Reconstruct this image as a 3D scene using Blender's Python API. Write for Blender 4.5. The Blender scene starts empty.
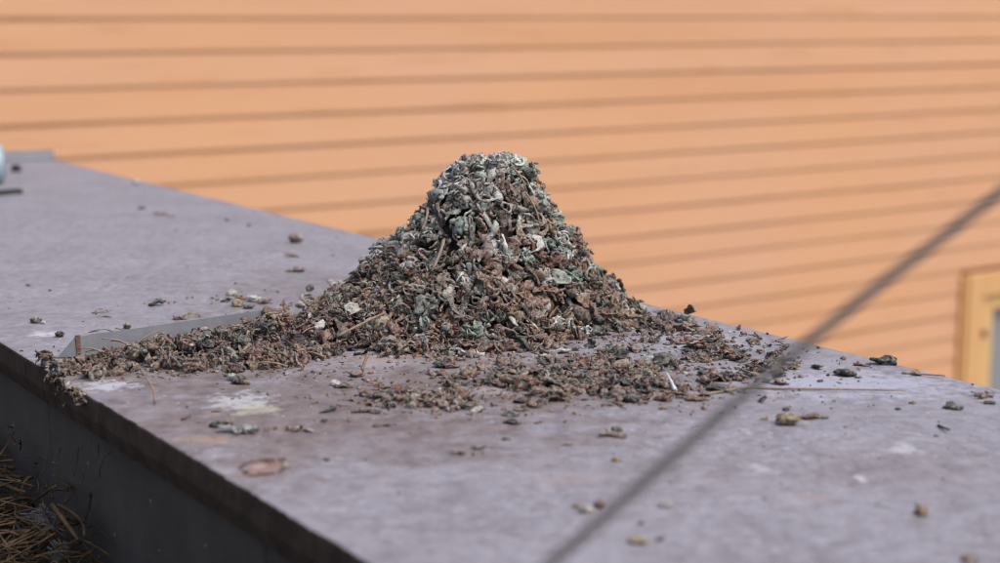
import bpy, math, random
import numpy as np
from mathutils import Matrix, Vector, Euler

rng = np.random.default_rng(7)
R = random.Random(11)
sc = bpy.context.scene
C = sc.collection
PI = math.pi

# ------------------------------------------------------------------ camera
FPX, W0, H0, HOR = 1541.0, 1000.0, 563.0, 13.0
CAMZ = 0.316
pitch = math.atan((H0 / 2 - HOR) / FPX)
cam_d = bpy.data.cameras.new('camera')
cam = bpy.data.objects.new('camera', cam_d)
C.objects.link(cam)
cam.location = (0, 0, CAMZ)
cam.rotation_euler = (PI / 2 - pitch, 0, 0)
cam_d.sensor_fit = 'HORIZONTAL'
cam_d.sensor_width = 36.0
cam_d.lens = 36.0 * FPX / W0
cam_d.clip_start = 0.02
cam_d.clip_end = 2000
cam_d.dof.use_dof = True
cam_d.dof.focus_distance = 1.47
cam_d.dof.aperture_fstop = 4.4
sc.camera = cam

# ------------------------------------------------------------------ world, sun, exposure
SUN_EL, SUN_AZ = math.radians(58), math.radians(125)      # azimuth clockwise from +Y
world = bpy.data.worlds.new('World')
sc.world = world
world.use_nodes = True
wn = world.node_tree.nodes
sky = wn.new('ShaderNodeTexSky')
sky.sky_type = 'NISHITA'
sky.sun_disc = False
sky.sun_elevation = SUN_EL
sky.sun_rotation = SUN_AZ
sky.air_density = 1.0
sky.dust_density = 4.0
sky.ozone_density = 1.0
wn['Background'].inputs['Strength'].default_value = 0.10
world.node_tree.links.new(sky.outputs[0], wn['Background'].inputs[0])
sun_d = bpy.data.lights.new('sun', 'SUN')
sun = bpy.data.objects.new('sun', sun_d)
C.objects.link(sun)
sun_d.energy = 1.4
sun_d.angle = math.radians(35)
sun_d.color = (1.0, 0.95, 0.88)
sdir = Vector((math.sin(SUN_AZ) * math.cos(SUN_EL), math.cos(SUN_AZ) * math.cos(SUN_EL), math.sin(SUN_EL)))
sun.rotation_euler = sdir.to_track_quat('Z', 'Y').to_euler()
sun.location = sdir * 20
sc.view_settings.view_transform = 'Standard'
sc.view_settings.look = 'None'
sc.view_settings.gamma = 1
sc.view_settings.exposure = 0.62
sc.render.engine = 'CYCLES'
sc.cycles.use_denoising = True
sc.cycles.filter_width = 1.1

# ------------------------------------------------------------------ photo geometry
FWD = np.array([0, math.cos(pitch), -math.sin(pitch)])
UP = np.array([0, math.sin(pitch), math.cos(pitch)])
RT = np.array([1.0, 0, 0])
EYE = np.array([0, 0, CAMZ])

def ray(px, py):
    return RT * ((px - W0 / 2) / FPX) - UP * ((py - H0 / 2) / FPX) + FWD

def P(px, py, z=0.0):
    """where the view ray of a photo pixel meets the level z"""
    r = ray(px, py)
    return EYE + r * ((z - CAMZ) / r[2])

def Q(px, py, depth):
    return EYE + ray(px, py) * depth

def mpp(p):
    """metres per photo pixel at a point"""
    return float(np.dot(np.asarray(p) - EYE, FWD)) / FPX

vp = ray(-549, HOR)
D = np.array([vp[0], vp[1]]); D /= np.linalg.norm(D)          # the cap runs this way
N = np.array([D[1], -D[0]])                                    # across it, away from the camera
A0 = float(np.mean([N @ P(x, 342 + .603 * x)[:2] for x in (20, 160, 330)]))
A1 = float(np.mean([N @ P(x, 146 + .243 * x)[:2] for x in (200, 500, 800)]))
B1 = float(D @ P(46, 160)[:2])

def S(a, b, z=0.0):
    """point a metres across and b metres along the cap"""
    v = N * a + D * b
    return np.array([v[0], v[1], z])

DZ = -.19
# ------------------------------------------------------------------ helpers
def mesh(name, V, F, smooth=False, attrs=None):
    me = bpy.data.meshes.new(name)
    me.from_pydata([tuple(map(float, v)) for v in V], [], [tuple(map(int, f)) for f in F])
    if attrs:
        for k, a in attrs.items():
            a = np.asarray(a, dtype=np.float32)
            if a.ndim == 1:
                at = me.attributes.new(k, 'FLOAT', 'POINT'); at.data.foreach_set('value', a)
            else:
                at = me.attributes.new(k, 'FLOAT_COLOR', 'POINT')
                at.data.foreach_set('color', np.c_[a, np.ones(len(a))].astype(np.float32).ravel())
    if smooth:
        me.polygons.foreach_set('use_smooth', [True] * len(me.polygons))
    me.update()
    return me

def link(name, me, mat=None, parent=None, kind=None):
    o = bpy.data.objects.new(name, me)
    C.objects.link(o)
    if mat is not None and me is not None:
        if not me.materials:
            me.materials.append(mat)
    if parent is not None:
        o.parent = parent
    if kind:
        o['kind'] = kind
    return o

def tag(o, label, cat, group=None):
    o['label'] = label
    o['category'] = cat
    if group:
        o['group'] = group
    return o

def thing(name, label, cat, loc=(0, 0, 0), group=None):
    o = bpy.data.objects.new(name, None)
    C.objects.link(o)
    o.empty_display_size = .05
    o.location = loc
    return tag(o, label, cat, group)

class MB:
    def __init__(self):
        self.V, self.F = [], []
    def add(self, V, F):
        k = len(self.V)
        self.V += [tuple(v) for v in V]
        self.F += [tuple(i + k for i in f) for f in F]
        return self
    def hexa(self, p):       # 8 points: bottom ring then top ring
        return self.add(p, [(3, 2, 1, 0), (4, 5, 6, 7), (0, 1, 5, 4), (1, 2, 6, 5), (2, 3, 7, 6), (3, 0, 4, 7)])

def bevel_mesh(me, w, seg=2):
    import bmesh
    bm = bmesh.new(); bm.from_mesh(me)
    bmesh.ops.recalc_face_normals(bm, faces=bm.faces)
    bmesh.ops.bevel(bm, geom=bm.edges[:] , offset=w, segments=seg, affect='EDGES', profile=.6)
    bm.to_mesh(me); bm.free()

_K = rng.normal(size=(3, 14, 3)); _PH = rng.uniform(0, 6.28, size=(3, 14))
def snoise(p, scale=1.0, seed=0):
    p = np.atleast_2d(p) * scale
    s = seed % 3
    return np.sin(p @ (_K[s].T * 2.2) + _PH[s] + seed * 1.7).mean(axis=1) * 2.0

# ------------------------------------------------------------------ materials
class NT:
    def __init__(self, name, rough=.8, spec=.3):
        self.m = bpy.data.materials.new(name); self.m.use_nodes = True
        self.t = self.m.node_tree; self.n = self.t.nodes
        self.b = self.n['Principled BSDF']
        self.b.inputs['Roughness'].default_value = rough
        self.b.inputs['Specular IOR Level'].default_value = spec
        self.geo = self.n.new('ShaderNodeNewGeometry').outputs['Position']
    def l(self, a, b): self.t.links.new(a, b)
    def val(self, sock, v):
        if hasattr(v, 'links'): self.l(v, sock)
        else: sock.default_value = v
    def math(self, op, a, b=0.0, c=None, clamp=False):
        x = self.n.new('ShaderNodeMath'); x.operation = op; x.use_clamp = clamp
        self.val(x.inputs[0], a); self.val(x.inputs[1], b)
        if c is not None: self.val(x.inputs[2], c)
        return x.outputs[0]
    def mapped(self, loc=(0, 0, 0), rot=(0, 0, 0), scale=(1, 1, 1), src=None):
        x = self.n.new('ShaderNodeMapping'); x.vector_type = 'TEXTURE'
        x.inputs['Location'].default_value = loc; x.inputs['Rotation'].default_value = rot; x.inputs['Scale'].default_value = scale
        self.l(src or self.geo, x.inputs[0]); return x.outputs[0]
    def noise(self, scale, detail=4, rough=.55, vec=None, dist=0.0):
        x = self.n.new('ShaderNodeTexNoise'); x.inputs['Scale'].default_value = scale
        x.inputs['Detail'].default_value = detail; x.inputs['Roughness'].default_value = rough
        x.inputs['Distortion'].default_value = dist
        self.l(vec or self.geo, x.inputs['Vector']); return x.outputs['Fac']
    def vor(self, scale, vec=None):
        x = self.n.new('ShaderNodeTexVoronoi'); x.inputs['Scale'].default_value = scale
        self.l(vec or self.geo, x.inputs['Vector']); return x.outputs['Distance']
    def rng(self, v, a, b, c=0.0, d=1.0):
        x = self.n.new('ShaderNodeMapRange'); x.clamp = True
        self.val(x.inputs['Value'], v)
        for k, q in zip(('From Min', 'From Max', 'To Min', 'To Max'), (a, b, c, d)): x.inputs[k].default_value = q
        return x.outputs['Result']
    def mix(self, f, a, b, mode='MIX'):
        x = self.n.new('ShaderNodeMix'); x.data_type = 'RGBA'; x.blend_type = mode
        self.val(x.inputs[0], f)
        for s, v in ((x.inputs[6], a), (x.inputs[7], b)):
            if hasattr(v, 'links'): self.l(v, s)
            else: s.default_value = (*v, 1)
        return x.outputs[2]
    def attr(self, name, kind='GEOMETRY', out='Color'):
        x = self.n.new('ShaderNodeAttribute'); x.attribute_name = name; x.attribute_type = kind
        return x.outputs[out]
    def len(self, v):
        x = self.n.new('ShaderNodeVectorMath'); x.operation = 'LENGTH'; self.l(v, x.inputs[0]); return x.outputs['Value']
    def color(self, c):
        if hasattr(c, 'links'): self.l(c, self.b.inputs['Base Color'])
        else: self.b.inputs['Base Color'].default_value = (*c, 1)
        return self
    def bump(self, h, dist=.001, strength=1.0):
        x = self.n.new('ShaderNodeBump'); x.inputs['Distance'].default_value = dist; x.inputs['Strength'].default_value = strength
        self.l(h, x.inputs['Height']); self.l(x.outputs[0], self.b.inputs['Normal']); return self

CAP_ROT = math.atan2(N[1], N[0])
def blob(m, px, py, rx_px, ry_px, soft=.5, wob=.5, nscale=60):
    """an irregular stain or painted sheen lying on the cap at a place seen in the photo"""
    p = P(px, py)
    k = mpp(p)
    e = abs(P(px, py + 1)[1] - p[1])
    v = m.mapped(loc=tuple(p), scale=(rx_px * k, ry_px * e, 1))
    d = m.len(v)
    n = m.noise(nscale, 5, .65)
    d = m.math('ADD', d, m.math('MULTIPLY', m.math('SUBTRACT', n, .5), wob * 4))
    return m.rng(d, 1.0, 1.0 - soft, 0, 1)

def mat_cap():
    m = NT('weathered_cap', .55, .45)
    n1 = m.noise(9, 6, .6); n2 = m.noise(55, 6, .7); n3 = m.noise(260, 3, .6)
    c = m.mix(m.rng(n1, .35, .68), (.238, .221, .246), (.302, .283, .318))
    c = m.mix(m.rng(n2, .45, .72, 0, .55), c, (.39, .375, .42))
    c = m.mix(m.rng(n2, .5, .3, 0, .6), c, (.185, .152, .152))
    n4 = m.noise(120, 5, .75); n5 = m.noise(5, 3)
    c = m.mix(m.math('MULTIPLY', m.rng(n4, .54, .70), m.rng(n5, .40, .58, .2, .8)), c, (.50, .48, .535))
    c = m.mix(m.math('MULTIPLY', m.rng(n4, .46, .33), m.rng(n5, .40, .58, .25, .75)), c, (.155, .138, .150))
    c = m.mix(m.rng(n3, .64, .75, 0, .35), c, (.5, .47, .51))
    # brown dirt washed out round the heap
    for (x, y, rx, ry, f) in ((280, 415, 330, 66, .7), (560, 388, 230, 40, .8), (350, 395, 220, 44, .8), (420, 440, 260, 30, .55), (470, 325, 190, 36, .85), (150, 380, 150, 32, .75), (690, 470, 150, 25, .2), (230, 430, 150, 40, .5), (330, 290, 160, 30, .45), (900, 470, 150, 26, .35), (250, 480, 90, 20, .35)):
        s = blob(m, x, y, rx, ry, .75, .55, 22)
        c = m.mix(m.math('MULTIPLY', s, f), c, m.mix(m.rng(n2, .35, .65), (.135, .098, .092), (.25, .20, .195)))
    # white and yellow splashes, rust, a painted sky sheen, a dark corner smear
    for (x, y, rx, ry, col, f) in ((105, 386, 34, 6, (.56, .56, .62), .7), (240, 402, 38, 10, (.54, .56, .58), .65), (255, 410, 30, 6, (.46, .44, .31), .6),
                                   (46, 334, 16, 3, (.66, .64, .66), .7), (265, 468, 34, 11, (.27, .155, .115), .8), (258, 467, 8, 2.4, (.50, .45, .46), .45), (205, 440, 30, 5, (.42, .28, .19), .6),
                                   (500, 392, 60, 5, (.55, .52, .54), .3), (380, 360, 40, 8, (.40, .30, .27), .5),
                                   (560, 480, 55, 9, (.36, .25, .21), .25), (815, 500, 18, 6, (.36, .25, .21), .4), (760, 470, 18, 5, (.55, .54, .57), .5), (905, 450, 18, 6, (.55, .54, .57), .6),
                                   (860, 480, 8, 4, (.6, .58, .6), .7), (850, 385, 130, 16, (.43, .43, .53), .75), (690, 340, 60, 8, (.5, .49, .55), .4), (1040, 570, 60, 14, (.12, .11, .12), .7)):  # wide lavender blob is the sky's reflection put into the colour
        s = blob(m, x, y, rx, ry, .6, .9, 85)
        c = m.mix(m.math('MULTIPLY', s, f), c, col)
    sp = m.vor(70)
    c = m.mix(m.rng(sp, .10, .06, 0, .7), c, m.mix(m.rng(n1, .45, .55), (.09, .07, .07), (.62, .6, .6)))
    m.color(c)
    m.l(m.rng(n2, .3, .7, .42, .68), m.b.inputs['Roughness'])
    m.bump(m.math('ADD', n2, m.math('MULTIPLY', n3, .4)), .0018, .7)
    return m.m

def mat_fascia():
    m = NT('shaded_dirty_fascia', .9, .15)  # dirt brown, darkened further to carry the shade on this face
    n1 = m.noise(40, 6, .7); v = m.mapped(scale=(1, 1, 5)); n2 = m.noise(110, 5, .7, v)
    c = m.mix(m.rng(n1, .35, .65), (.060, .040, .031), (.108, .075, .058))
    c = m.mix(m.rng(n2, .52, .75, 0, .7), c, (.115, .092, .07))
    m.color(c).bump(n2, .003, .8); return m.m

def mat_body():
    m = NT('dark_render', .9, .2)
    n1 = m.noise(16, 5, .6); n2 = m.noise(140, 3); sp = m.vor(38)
    c = m.mix(m.rng(n1, .3, .7), (.092, .077, .066), (.128, .110, .096))  # dark grey render, shade under the overhang included in the colour
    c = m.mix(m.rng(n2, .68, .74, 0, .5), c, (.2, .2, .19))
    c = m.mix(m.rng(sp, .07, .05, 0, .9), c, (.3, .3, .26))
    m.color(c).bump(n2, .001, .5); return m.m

def mat_metal(name, col, rough, metal=0.0, rust=.4):
    m = NT(name, rough, .5)
    m.b.inputs['Metallic'].default_value = metal
    n1 = m.noise(60, 6, .65); n2 = m.noise(240, 3)
    c = m.mix(m.rng(n1, .35, .7), tuple(x * .86 for x in col), tuple(x * 1.1 for x in col))
    c = m.mix(m.rng(n2, .62, .74, 0, rust), c, (.16, .11, .085))
    m.color(c).bump(n1, .0008, .4); return m.m

def mat_board():
    m = NT('orange_paint', .55, .3)
    wr = math.atan2(N[1], N[0])
    v = m.mapped(rot=(0, 0, wr), scale=(6, 1, .6))
    n1 = m.noise(2.2, 5, .6, v); n2 = m.noise(1.1, 3)
    oi = m.n.new('ShaderNodeObjectInfo').outputs['Random']
    c = m.mix(m.rng(n2, .3, .7), (.725, .402, .245), (.74, .402, .212))
    c = m.mix(m.rng(n1, .45, .75, 0, .5), c, (.64, .32, .15))
    c = m.mix(m.math('MULTIPLY', oi, .35), c, (.76, .445, .29))
    nz = m.noise(1.0, 6, .65, m.mapped(rot=(0, 0, wr), scale=(.5, 1, .05)))
    c = m.mix(m.rng(nz, .56, .72, 0, .45), c, (.56, .27, .12))
    m.color(c); return m.m

def mat_plain(name, a, b, scale=30, rough=.8, spec=.3, bump=.001):
    m = NT(name, rough, spec)
    n1 = m.noise(scale, 5, .6)
    m.color(m.mix(m.rng(n1, .3, .7), a, b)).bump(n1, bump, .6); return m.m

def mat_dropping(name, kind):
    """tint comes from each piece (object property or point attribute), pale dried crust from 'tone'"""
    m = NT(name, .88, .22)
    tint = m.attr('tint', kind)
    tone = m.attr('tone', 'GEOMETRY', 'Fac')
    n1 = m.noise(330, 4, .65); n2 = m.noise(1100, 3, .7); n3 = m.noise(90, 3)
    c = m.mix(m.rng(n1, .3, .7), m.mix(1.0, tint, (.36, .33, .31), 'MULTIPLY'), m.mix(1.0, tint, (1.35, 1.3, 1.25), 'MULTIPLY'))
    f = m.math('MULTIPLY', tone, m.rng(n1, .36, .60))
    pale = m.mix(m.rng(n3, .4, .65), (.60, .56, .53), (.50, .56, .53))
    c = m.mix(m.math('MULTIPLY', f, .6), c, pale)
    n4 = m.noise(42, 4, .6)
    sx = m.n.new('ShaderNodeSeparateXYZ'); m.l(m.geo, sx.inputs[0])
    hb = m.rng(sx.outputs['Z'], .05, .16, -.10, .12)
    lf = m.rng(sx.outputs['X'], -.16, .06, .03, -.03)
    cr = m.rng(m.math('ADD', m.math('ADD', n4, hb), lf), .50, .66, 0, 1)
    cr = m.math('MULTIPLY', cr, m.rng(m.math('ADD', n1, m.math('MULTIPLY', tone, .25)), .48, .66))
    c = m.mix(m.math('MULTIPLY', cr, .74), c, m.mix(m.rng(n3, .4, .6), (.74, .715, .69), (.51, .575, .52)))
    c = m.mix(m.rng(n2, .60, .72, 0, .4), c, (.62, .57, .53))
    m.color(c).bump(m.math('ADD', n2, m.math('MULTIPLY', n1, 1.5)), .0016, .9)
    return m.m

M = dict(
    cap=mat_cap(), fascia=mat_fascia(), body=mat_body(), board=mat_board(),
    seam=mat_metal('zinc_strip', (.20, .205, .23), .5, .0, .5),
    flash=mat_metal('dull_flashing', (.16, .17, .20), .5, 0, .3),
    pipe=mat_metal('blue_grey_pipe', (.36, .46, .53), .4, 0, .1),
    rust=mat_plain('rust', (.09, .05, .035), (.17, .10, .075), 300),
    dark=mat_plain('dark_iron', (.025, .025, .028), (.05, .05, .052), 80),
    trim=mat_plain('trim_paint', (.74, .43, .19), (.77, .45, .21), 6, .5),
    shadowstrip=mat_plain('shadow_strip_paint', (.66, .35, .15), (.69, .37, .16), 6, .5),
    sash=mat_plain('sash_paint', (.75, .465, .21), (.78, .49, .23), 6, .5),
    plinth=mat_plain('plinth_stone', (.2, .19, .18), (.3, .28, .26), 8),
    ground=mat_plain('ground_soil', (.09, .085, .06), (.16, .14, .10), 2),
    deck=mat_plain('roof_felt', (.018, .017, .017), (.035, .032, .03), 40),
    cable=mat_plain('cable_strand', (.070, .062, .066), (.13, .118, .116), 300, .6),
    straw=mat_plain('dry_straw', (.20, .15, .11), (.36, .27, .19), 200, .7),
    shadestraw=mat_plain('shaded_straw', (.022, .015, .010), (.145, .092, .050), 50, .8),  # straw below the cap: its shade is put into the dark colour
    feather=mat_plain('grey_feather', (.06, .062, .07), (.13, .13, .145), 150, .8),
    core=mat_plain('heap_core', (.014, .011, .010), (.040, .030, .026), 160, .95, .1, .004),  # near black so the gaps between clumps look shaded
    dropo=mat_dropping('dropping_crust', 'OBJECT'),
    dropg=mat_dropping('dropping_crust_fine', 'GEOMETRY'),
)
gl = NT('window_glass', .08, .6); gl.color((.30, .31, .33)); M['glass'] = gl.m

# ------------------------------------------------------------------ ground
GZ = -4.4
g = 400
link('ground', mesh('ground', [(-g, -g, GZ), (g, -g, GZ), (g, g, GZ), (-g, g, GZ)], [(0, 1, 2, 3)]), M['ground'], kind='structure')

# ------------------------------------------------------------------ parapet with its cap
par = thing('roof_parapet', 'low dark parapet with a wide grey weathered cap carrying the dropping heap', 'parapet', S((A0 + A1) / 2, 1.2, DZ))
PM = Matrix.Translation(Vector(S((A0 + A1) / 2, 1.2, DZ))).inverted()
def ppart(name, me, mat, label=None, parent=par):
    o = link(name, me, mat, parent)
    if parent is par:
        o.matrix_parent_inverse = PM
    if label: o['label'] = label
    return o
TH = .036
# cap: a sheet cut into strips so that its front lip can be uneven
bs = np.r_[np.linspace(-1.2, -.3, 12)[:-1], np.linspace(-.3, 1.4, 380), np.linspace(1.4, B1, 30)[1:]]
V, F = [], []
rows = []
for i, b in enumerate(bs):
    j = .0009 * (snoise([[b, 0, 0]], 45)[0] + snoise([[b, 3, 0]], 170, 1)[0])
    jz = .0003 * snoise([[b, 9, 0]], 70, 2)[0]
    rows.append([S(A0 + j + .0045, b, -TH + .001), S(A0 + j, b, -TH * .55), S(A0 + j, b, -.0022 + jz), S(A0 + j + .0006, b, -.0006 + jz), S(A0 + j + .0022, b, 0),
                 S(A0 + .03, b, 0), S((A0 + A1) / 2, b, .0006), S(A1 - .004, b, 0), S(A1, b, -.003), S(A1, b, -TH)])
nr = len(rows[0])
V = [p for r in rows for p in r]
F = [(i * nr + k, i * nr + k + 1, (i + 1) * nr + k + 1, (i + 1) * nr + k) for i in range(len(rows) - 1) for k in range(nr - 1)]
F += [(i * nr + nr - 1, i * nr, (i + 1) * nr, (i + 1) * nr + nr - 1) for i in range(len(rows) - 1)]
F += [tuple(range(nr)), tuple((len(rows) - 1) * nr + k for k in reversed(range(nr)))]
me = mesh('cap_slab', V, F)
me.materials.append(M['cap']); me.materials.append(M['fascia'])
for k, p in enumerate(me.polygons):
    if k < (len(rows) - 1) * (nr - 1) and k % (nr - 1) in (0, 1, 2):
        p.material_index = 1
ppart('cap_slab', me, None, 'grey mauve weathered cap slab with a dirty front edge coloured dark for shade')
# body below, in panels with seams
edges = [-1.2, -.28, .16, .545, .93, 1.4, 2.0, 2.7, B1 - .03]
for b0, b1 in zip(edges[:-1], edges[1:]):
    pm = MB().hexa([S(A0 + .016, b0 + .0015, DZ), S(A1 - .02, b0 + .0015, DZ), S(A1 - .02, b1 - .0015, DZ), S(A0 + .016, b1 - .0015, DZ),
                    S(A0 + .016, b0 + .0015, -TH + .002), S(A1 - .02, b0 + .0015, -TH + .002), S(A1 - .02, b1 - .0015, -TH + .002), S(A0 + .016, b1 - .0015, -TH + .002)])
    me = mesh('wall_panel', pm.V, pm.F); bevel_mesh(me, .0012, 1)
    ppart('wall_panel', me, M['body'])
dk = MB().hexa([S(-2.6, -2.6, GZ), S(A1 - .03, -2.6, GZ), S(A1 - .03, B1 - .05, GZ), S(-2.6, B1 - .05, GZ),
                S(-2.6, -2.6, DZ), S(A1 - .03, -2.6, DZ), S(A1 - .03, B1 - .05, DZ), S(-2.6, B1 - .05, DZ)])
link('flat_roof', mesh('flat_roof', dk.V, dk.F), M['deck'], kind='structure')

# folded seam cover across the cap, running into the heap
p0, p1 = P(77, 358), P(250, 332)
sa = float(D @ p0[:2]) ; 
ext0 = float(N @ p0[:2]); ext1 = A1 - .16
hh = .0195
q0 = P(77, 358); dirv = P(240, 333) - q0; dirv[2] = 0; dirv /= np.linalg.norm(dirv)
perp = np.array([-dirv[1], dirv[0], 0])
Ls = float(np.linalg.norm(P(278, 327) - q0))
tip = P(56, 359)
V = [q0, q0 + dirv * Ls, q0 + perp * .012 + dirv * Ls, q0 + perp * .012 - dirv * .003,
     q0 + perp * .0025 + np.array([0, 0, hh]), q0 + perp * .0025 + dirv * Ls + np.array([0, 0, hh]), tip]
V = [np.array(v) + np.array([0, 0, .0006]) for v in V]
sm = MB().add(V, [(0, 1, 5, 4), (2, 3, 4, 5), (6, 0, 4), (3, 6, 4), (1, 2, 5), (0, 6, 3, 2, 1)])
me = mesh('seam_cover', sm.V, sm.F); bevel_mesh(me, .0007, 1)
seam = ppart('seam_cover', me, M['seam'], 'folded grey metal strip across the cap with a pointed rusty end')
a = V[0] + np.array([0, 0, .0]); bq = V[4]; off = -perp * .0012
rb = MB().hexa([a + off, a + dirv * .0035 + off, a + dirv * .0035, a, bq + off + np.array([0, 0, .001]), bq + dirv * .005 + off + np.array([0, 0, .001]), bq + dirv * .005, bq])
ppart('rust_fold', mesh('rust_fold', rb.V, rb.F), M['rust'], None, seam)
# raised flashing at the far end
fa0, fa1 = float(N @ P(6, 165)[:2]), A1
fl = MB().hexa([S(fa0, B1 - .005, 0), S(fa1, B1 - .005, 0), S(fa1, B1 + .02, 0), S(fa0, B1 + .02, 0),
                S(fa0, B1 + .004, .022), S(fa1, B1 + .004, .020), S(fa1, B1 + .02, .020), S(fa0, B1 + .02, .022)])
me = mesh('end_flashing', fl.V, fl.F); bevel_mesh(me, .002, 1)
ppart('end_flashing', me, M['flash'], 'raised dark grey flashing at the far end')
cl = P(15, 172)
cm = MB().hexa([cl + np.array(v) for v in [(-.008, 0, 0), (.008, 0, 0), (.008, .02, 0), (-.008, .02, 0), (-.006, 0, .014), (.006, 0, .014), (.006, .012, .014), (-.006, .012, .014)]])
ppart('clip', mesh('clip', cm.V, cm.F), M['dark'])

# ------------------------------------------------------------------ house with lap boards
w2 = N                                  # wall runs along N, faces the camera
WN = -D                                 # outward normal
BW = .15
WP = np.array([0, 8.0])
def wpt(s, z, out=0.0):
    v = WP + w2 * s + WN * out
    return np.array([v[0], v[1], z])
def wall_s(px, py):
    """metres along the wall and height where a photo pixel meets it"""
    r = ray(px, py); t = (WN @ (WP - EYE[:2])) / (WN @ r[:2])
    p = EYE + r * t
    return float(w2 @ (p[:2] - WP)), float(p[2])
house = thing('house', 'house with orange painted horizontal lap boards and a window', 'house', wpt(0, GZ))
HM = Matrix.Translation(Vector(wpt(0, GZ))).inverted()
def hpart(name, me, mat, parent=house, label=None):
    o = link(name, me, mat, parent)
    if parent is house: o.matrix_parent_inverse = HM
    if label: o['label'] = label
    return o
s_lo, s_hi = -9.0, 14.0
cs0, cz1 = wall_s(959, 275)              # casing corner
cw = wall_s(978, 295)[0] - cs0
line0 = wall_s(500, 18.5)[1]
opening0, opening1 = cs0 + .012, cs0 + 1.5
ztop_c = cz1
zb = line0 + BW * 5
k = 0
while zb > GZ + .75:
    z0, z1 = zb - BW, zb                 # bottom edge and top edge of this board
    zlow = cz1 - 1.9
    spans = [(s_lo, s_hi)]
    if z0 < ztop_c and z1 > zlow:
        spans = [(s_lo, cs0 + .01), (opening1, s_hi)]
    for (a, b) in spans:
        V = []
        ns = 22
        for i in range(ns + 1):
            s = a + (b - a) * i / ns
            jz = .0025 * snoise([[s, z0 * 7, 0]], .9, 1)[0]; jo = .0025 * snoise([[s, z0 * 5, 4]], 1.2, 2)[0]
            V += [wpt(s, z0 + jz, -.012), wpt(s, z0 + jz, .010 + jo), wpt(s, z0 + .009 + jz, .0132 + jo), wpt(s, z0 + .016 + jz, .0138 + jo), wpt(s, z1 + .010, .005), wpt(s, z1 + .010, -.012)]
        F = [(i * 6 + q, i * 6 + (q + 1) % 6, (i + 1) * 6 + (q + 1) % 6, (i + 1) * 6 + q) for i in range(ns) for q in range(6)]
        F += [tuple(range(6)), tuple(ns * 6 + q for q in reversed(range(6)))]
        hpart("board", mesh("board", V, F), M["board"])
    zb -= BW
pl = MB().hexa([wpt(s_lo, GZ, -.3), wpt(s_lo, GZ, .06), wpt(s_hi, GZ, .06), wpt(s_hi, GZ, -.3), wpt(s_lo, zb + .01, -.3), wpt(s_lo, zb + .01, .06), wpt(s_hi, zb + .01, .06), wpt(s_hi, zb + .01, -.3)])
hpart('plinth', mesh('plinth', pl.V, pl.F), M['plinth'])
bk = MB().hexa([wpt(s_lo, zb + .02, -5), wpt(s_lo, zb + .02, -.30), wpt(s_hi, zb + .02, -.30), wpt(s_hi, zb + .02, -5), wpt(s_lo, line0 + BW * 5, -5), wpt(s_lo, line0 + BW * 5, -.3), wpt(s_hi, line0 + BW * 5, -.3), wpt(s_hi, line0 + BW * 5, -5)])
hpart('wall_core', mesh('wall_core', bk.V, bk.F), M['plinth'])
rfz = line0 + BW * 5
rf = MB().hexa([wpt(s_lo - .3, rfz, -5.3), wpt(s_lo - .3, rfz, .08), wpt(s_hi + .3, rfz, .08), wpt(s_hi + .3, rfz, -5.3), wpt(s_lo - .3, rfz + .5, -3), wpt(s_lo - .3, rfz + .5, -2.4), wpt(s_hi + .3, rfz + .5, -2.4), wpt(s_hi + .3, rfz + .5, -3)])
hpart('roof', mesh('roof', rf.V, rf.F), M['flash'])
# window: casing boards, sash, pane, hinge
def wbox(s0, s1, z0, z1, o0, o1):
    return MB().hexa([wpt(s0, z0, o0), wpt(s0, z0, o1), wpt(s1, z0, o1), wpt(s1, z0, o0), wpt(s0, z1, o0), wpt(s0, z1, o1), wpt(s1, z1, o1), wpt(s1, z1, o0)])
def wpart(name, box, mat, parent):
    me = mesh(name, box.V, box.F); bevel_mesh(me, .004, 1)
    return hpart(name, me, mat, parent)
zc0 = cz1 - 1.9
win = hpart('window', wpart('x', wbox(cs0 + .02, opening1 - .02, zc0 + .01, cz1 - .01, -.20, -.16), M['dark'], None).data, M['dark'])
bpy.data.objects.remove([o for o in C.objects if o.name == 'x'][0])
win.name = 'window'
wi = wall_s(978, 295)
def winpart(name, box, mat):
    o = wpart(name, box, mat, win)
    o.matrix_parent_inverse = HM @ Matrix.Identity(4)
    o.matrix_parent_inverse = win.matrix_parent_inverse.inverted() @ HM if False else Matrix.Identity(4)
    return o
cw = wi[0] - cs0
winpart('casing', wbox(cs0 + cw * .27 + .002, cs0 + cw, zc0, cz1, -.1, .047), M['trim'])
winpart('casing', wbox(opening1 - cw, opening1, zc0, cz1, -.1, .047), M['trim'])
winpart('casing', wbox(cs0 + cw + .001, opening1 - cw - .001, cz1 - cw * .8, cz1 - .002, -.1, .045), M['trim'])
winpart('shadow_strip', wbox(cs0, cs0 + cw * .27, zc0, cz1 - .01, -.1, .036), M['shadowstrip'])  # darker orange strip stands in for the shadow line beside the casing
winpart('sill', wbox(cs0 - .04, opening1 + .04, zc0 - .05, zc0 - .002, -.1, .09), M['trim'])
gi = wall_s(991, 309)
fz1 = cz1 - cw * .8 - .002
sw_ = gi[0] - (cs0 + cw)
sx0, sx1 = cs0 + cw + .003, opening1 - cw - .003
winpart('sash', wbox(sx0, sx0 + sw_, zc0 + .004, fz1, -.08, .020), M['sash'])
winpart('sash', wbox(sx1 - sw_, sx1, zc0 + .004, fz1, -.08, .020), M['sash'])
winpart('sash', wbox(sx0 + sw_ + .001, sx1 - sw_ - .001, gi[1], fz1 - .002, -.08, .018), M['sash'])
winpart('sash', wbox(sx0 + sw_ + .001, sx1 - sw_ - .001, zc0 + .006, zc0 + .10, -.08, .018), M['sash'])
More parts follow.
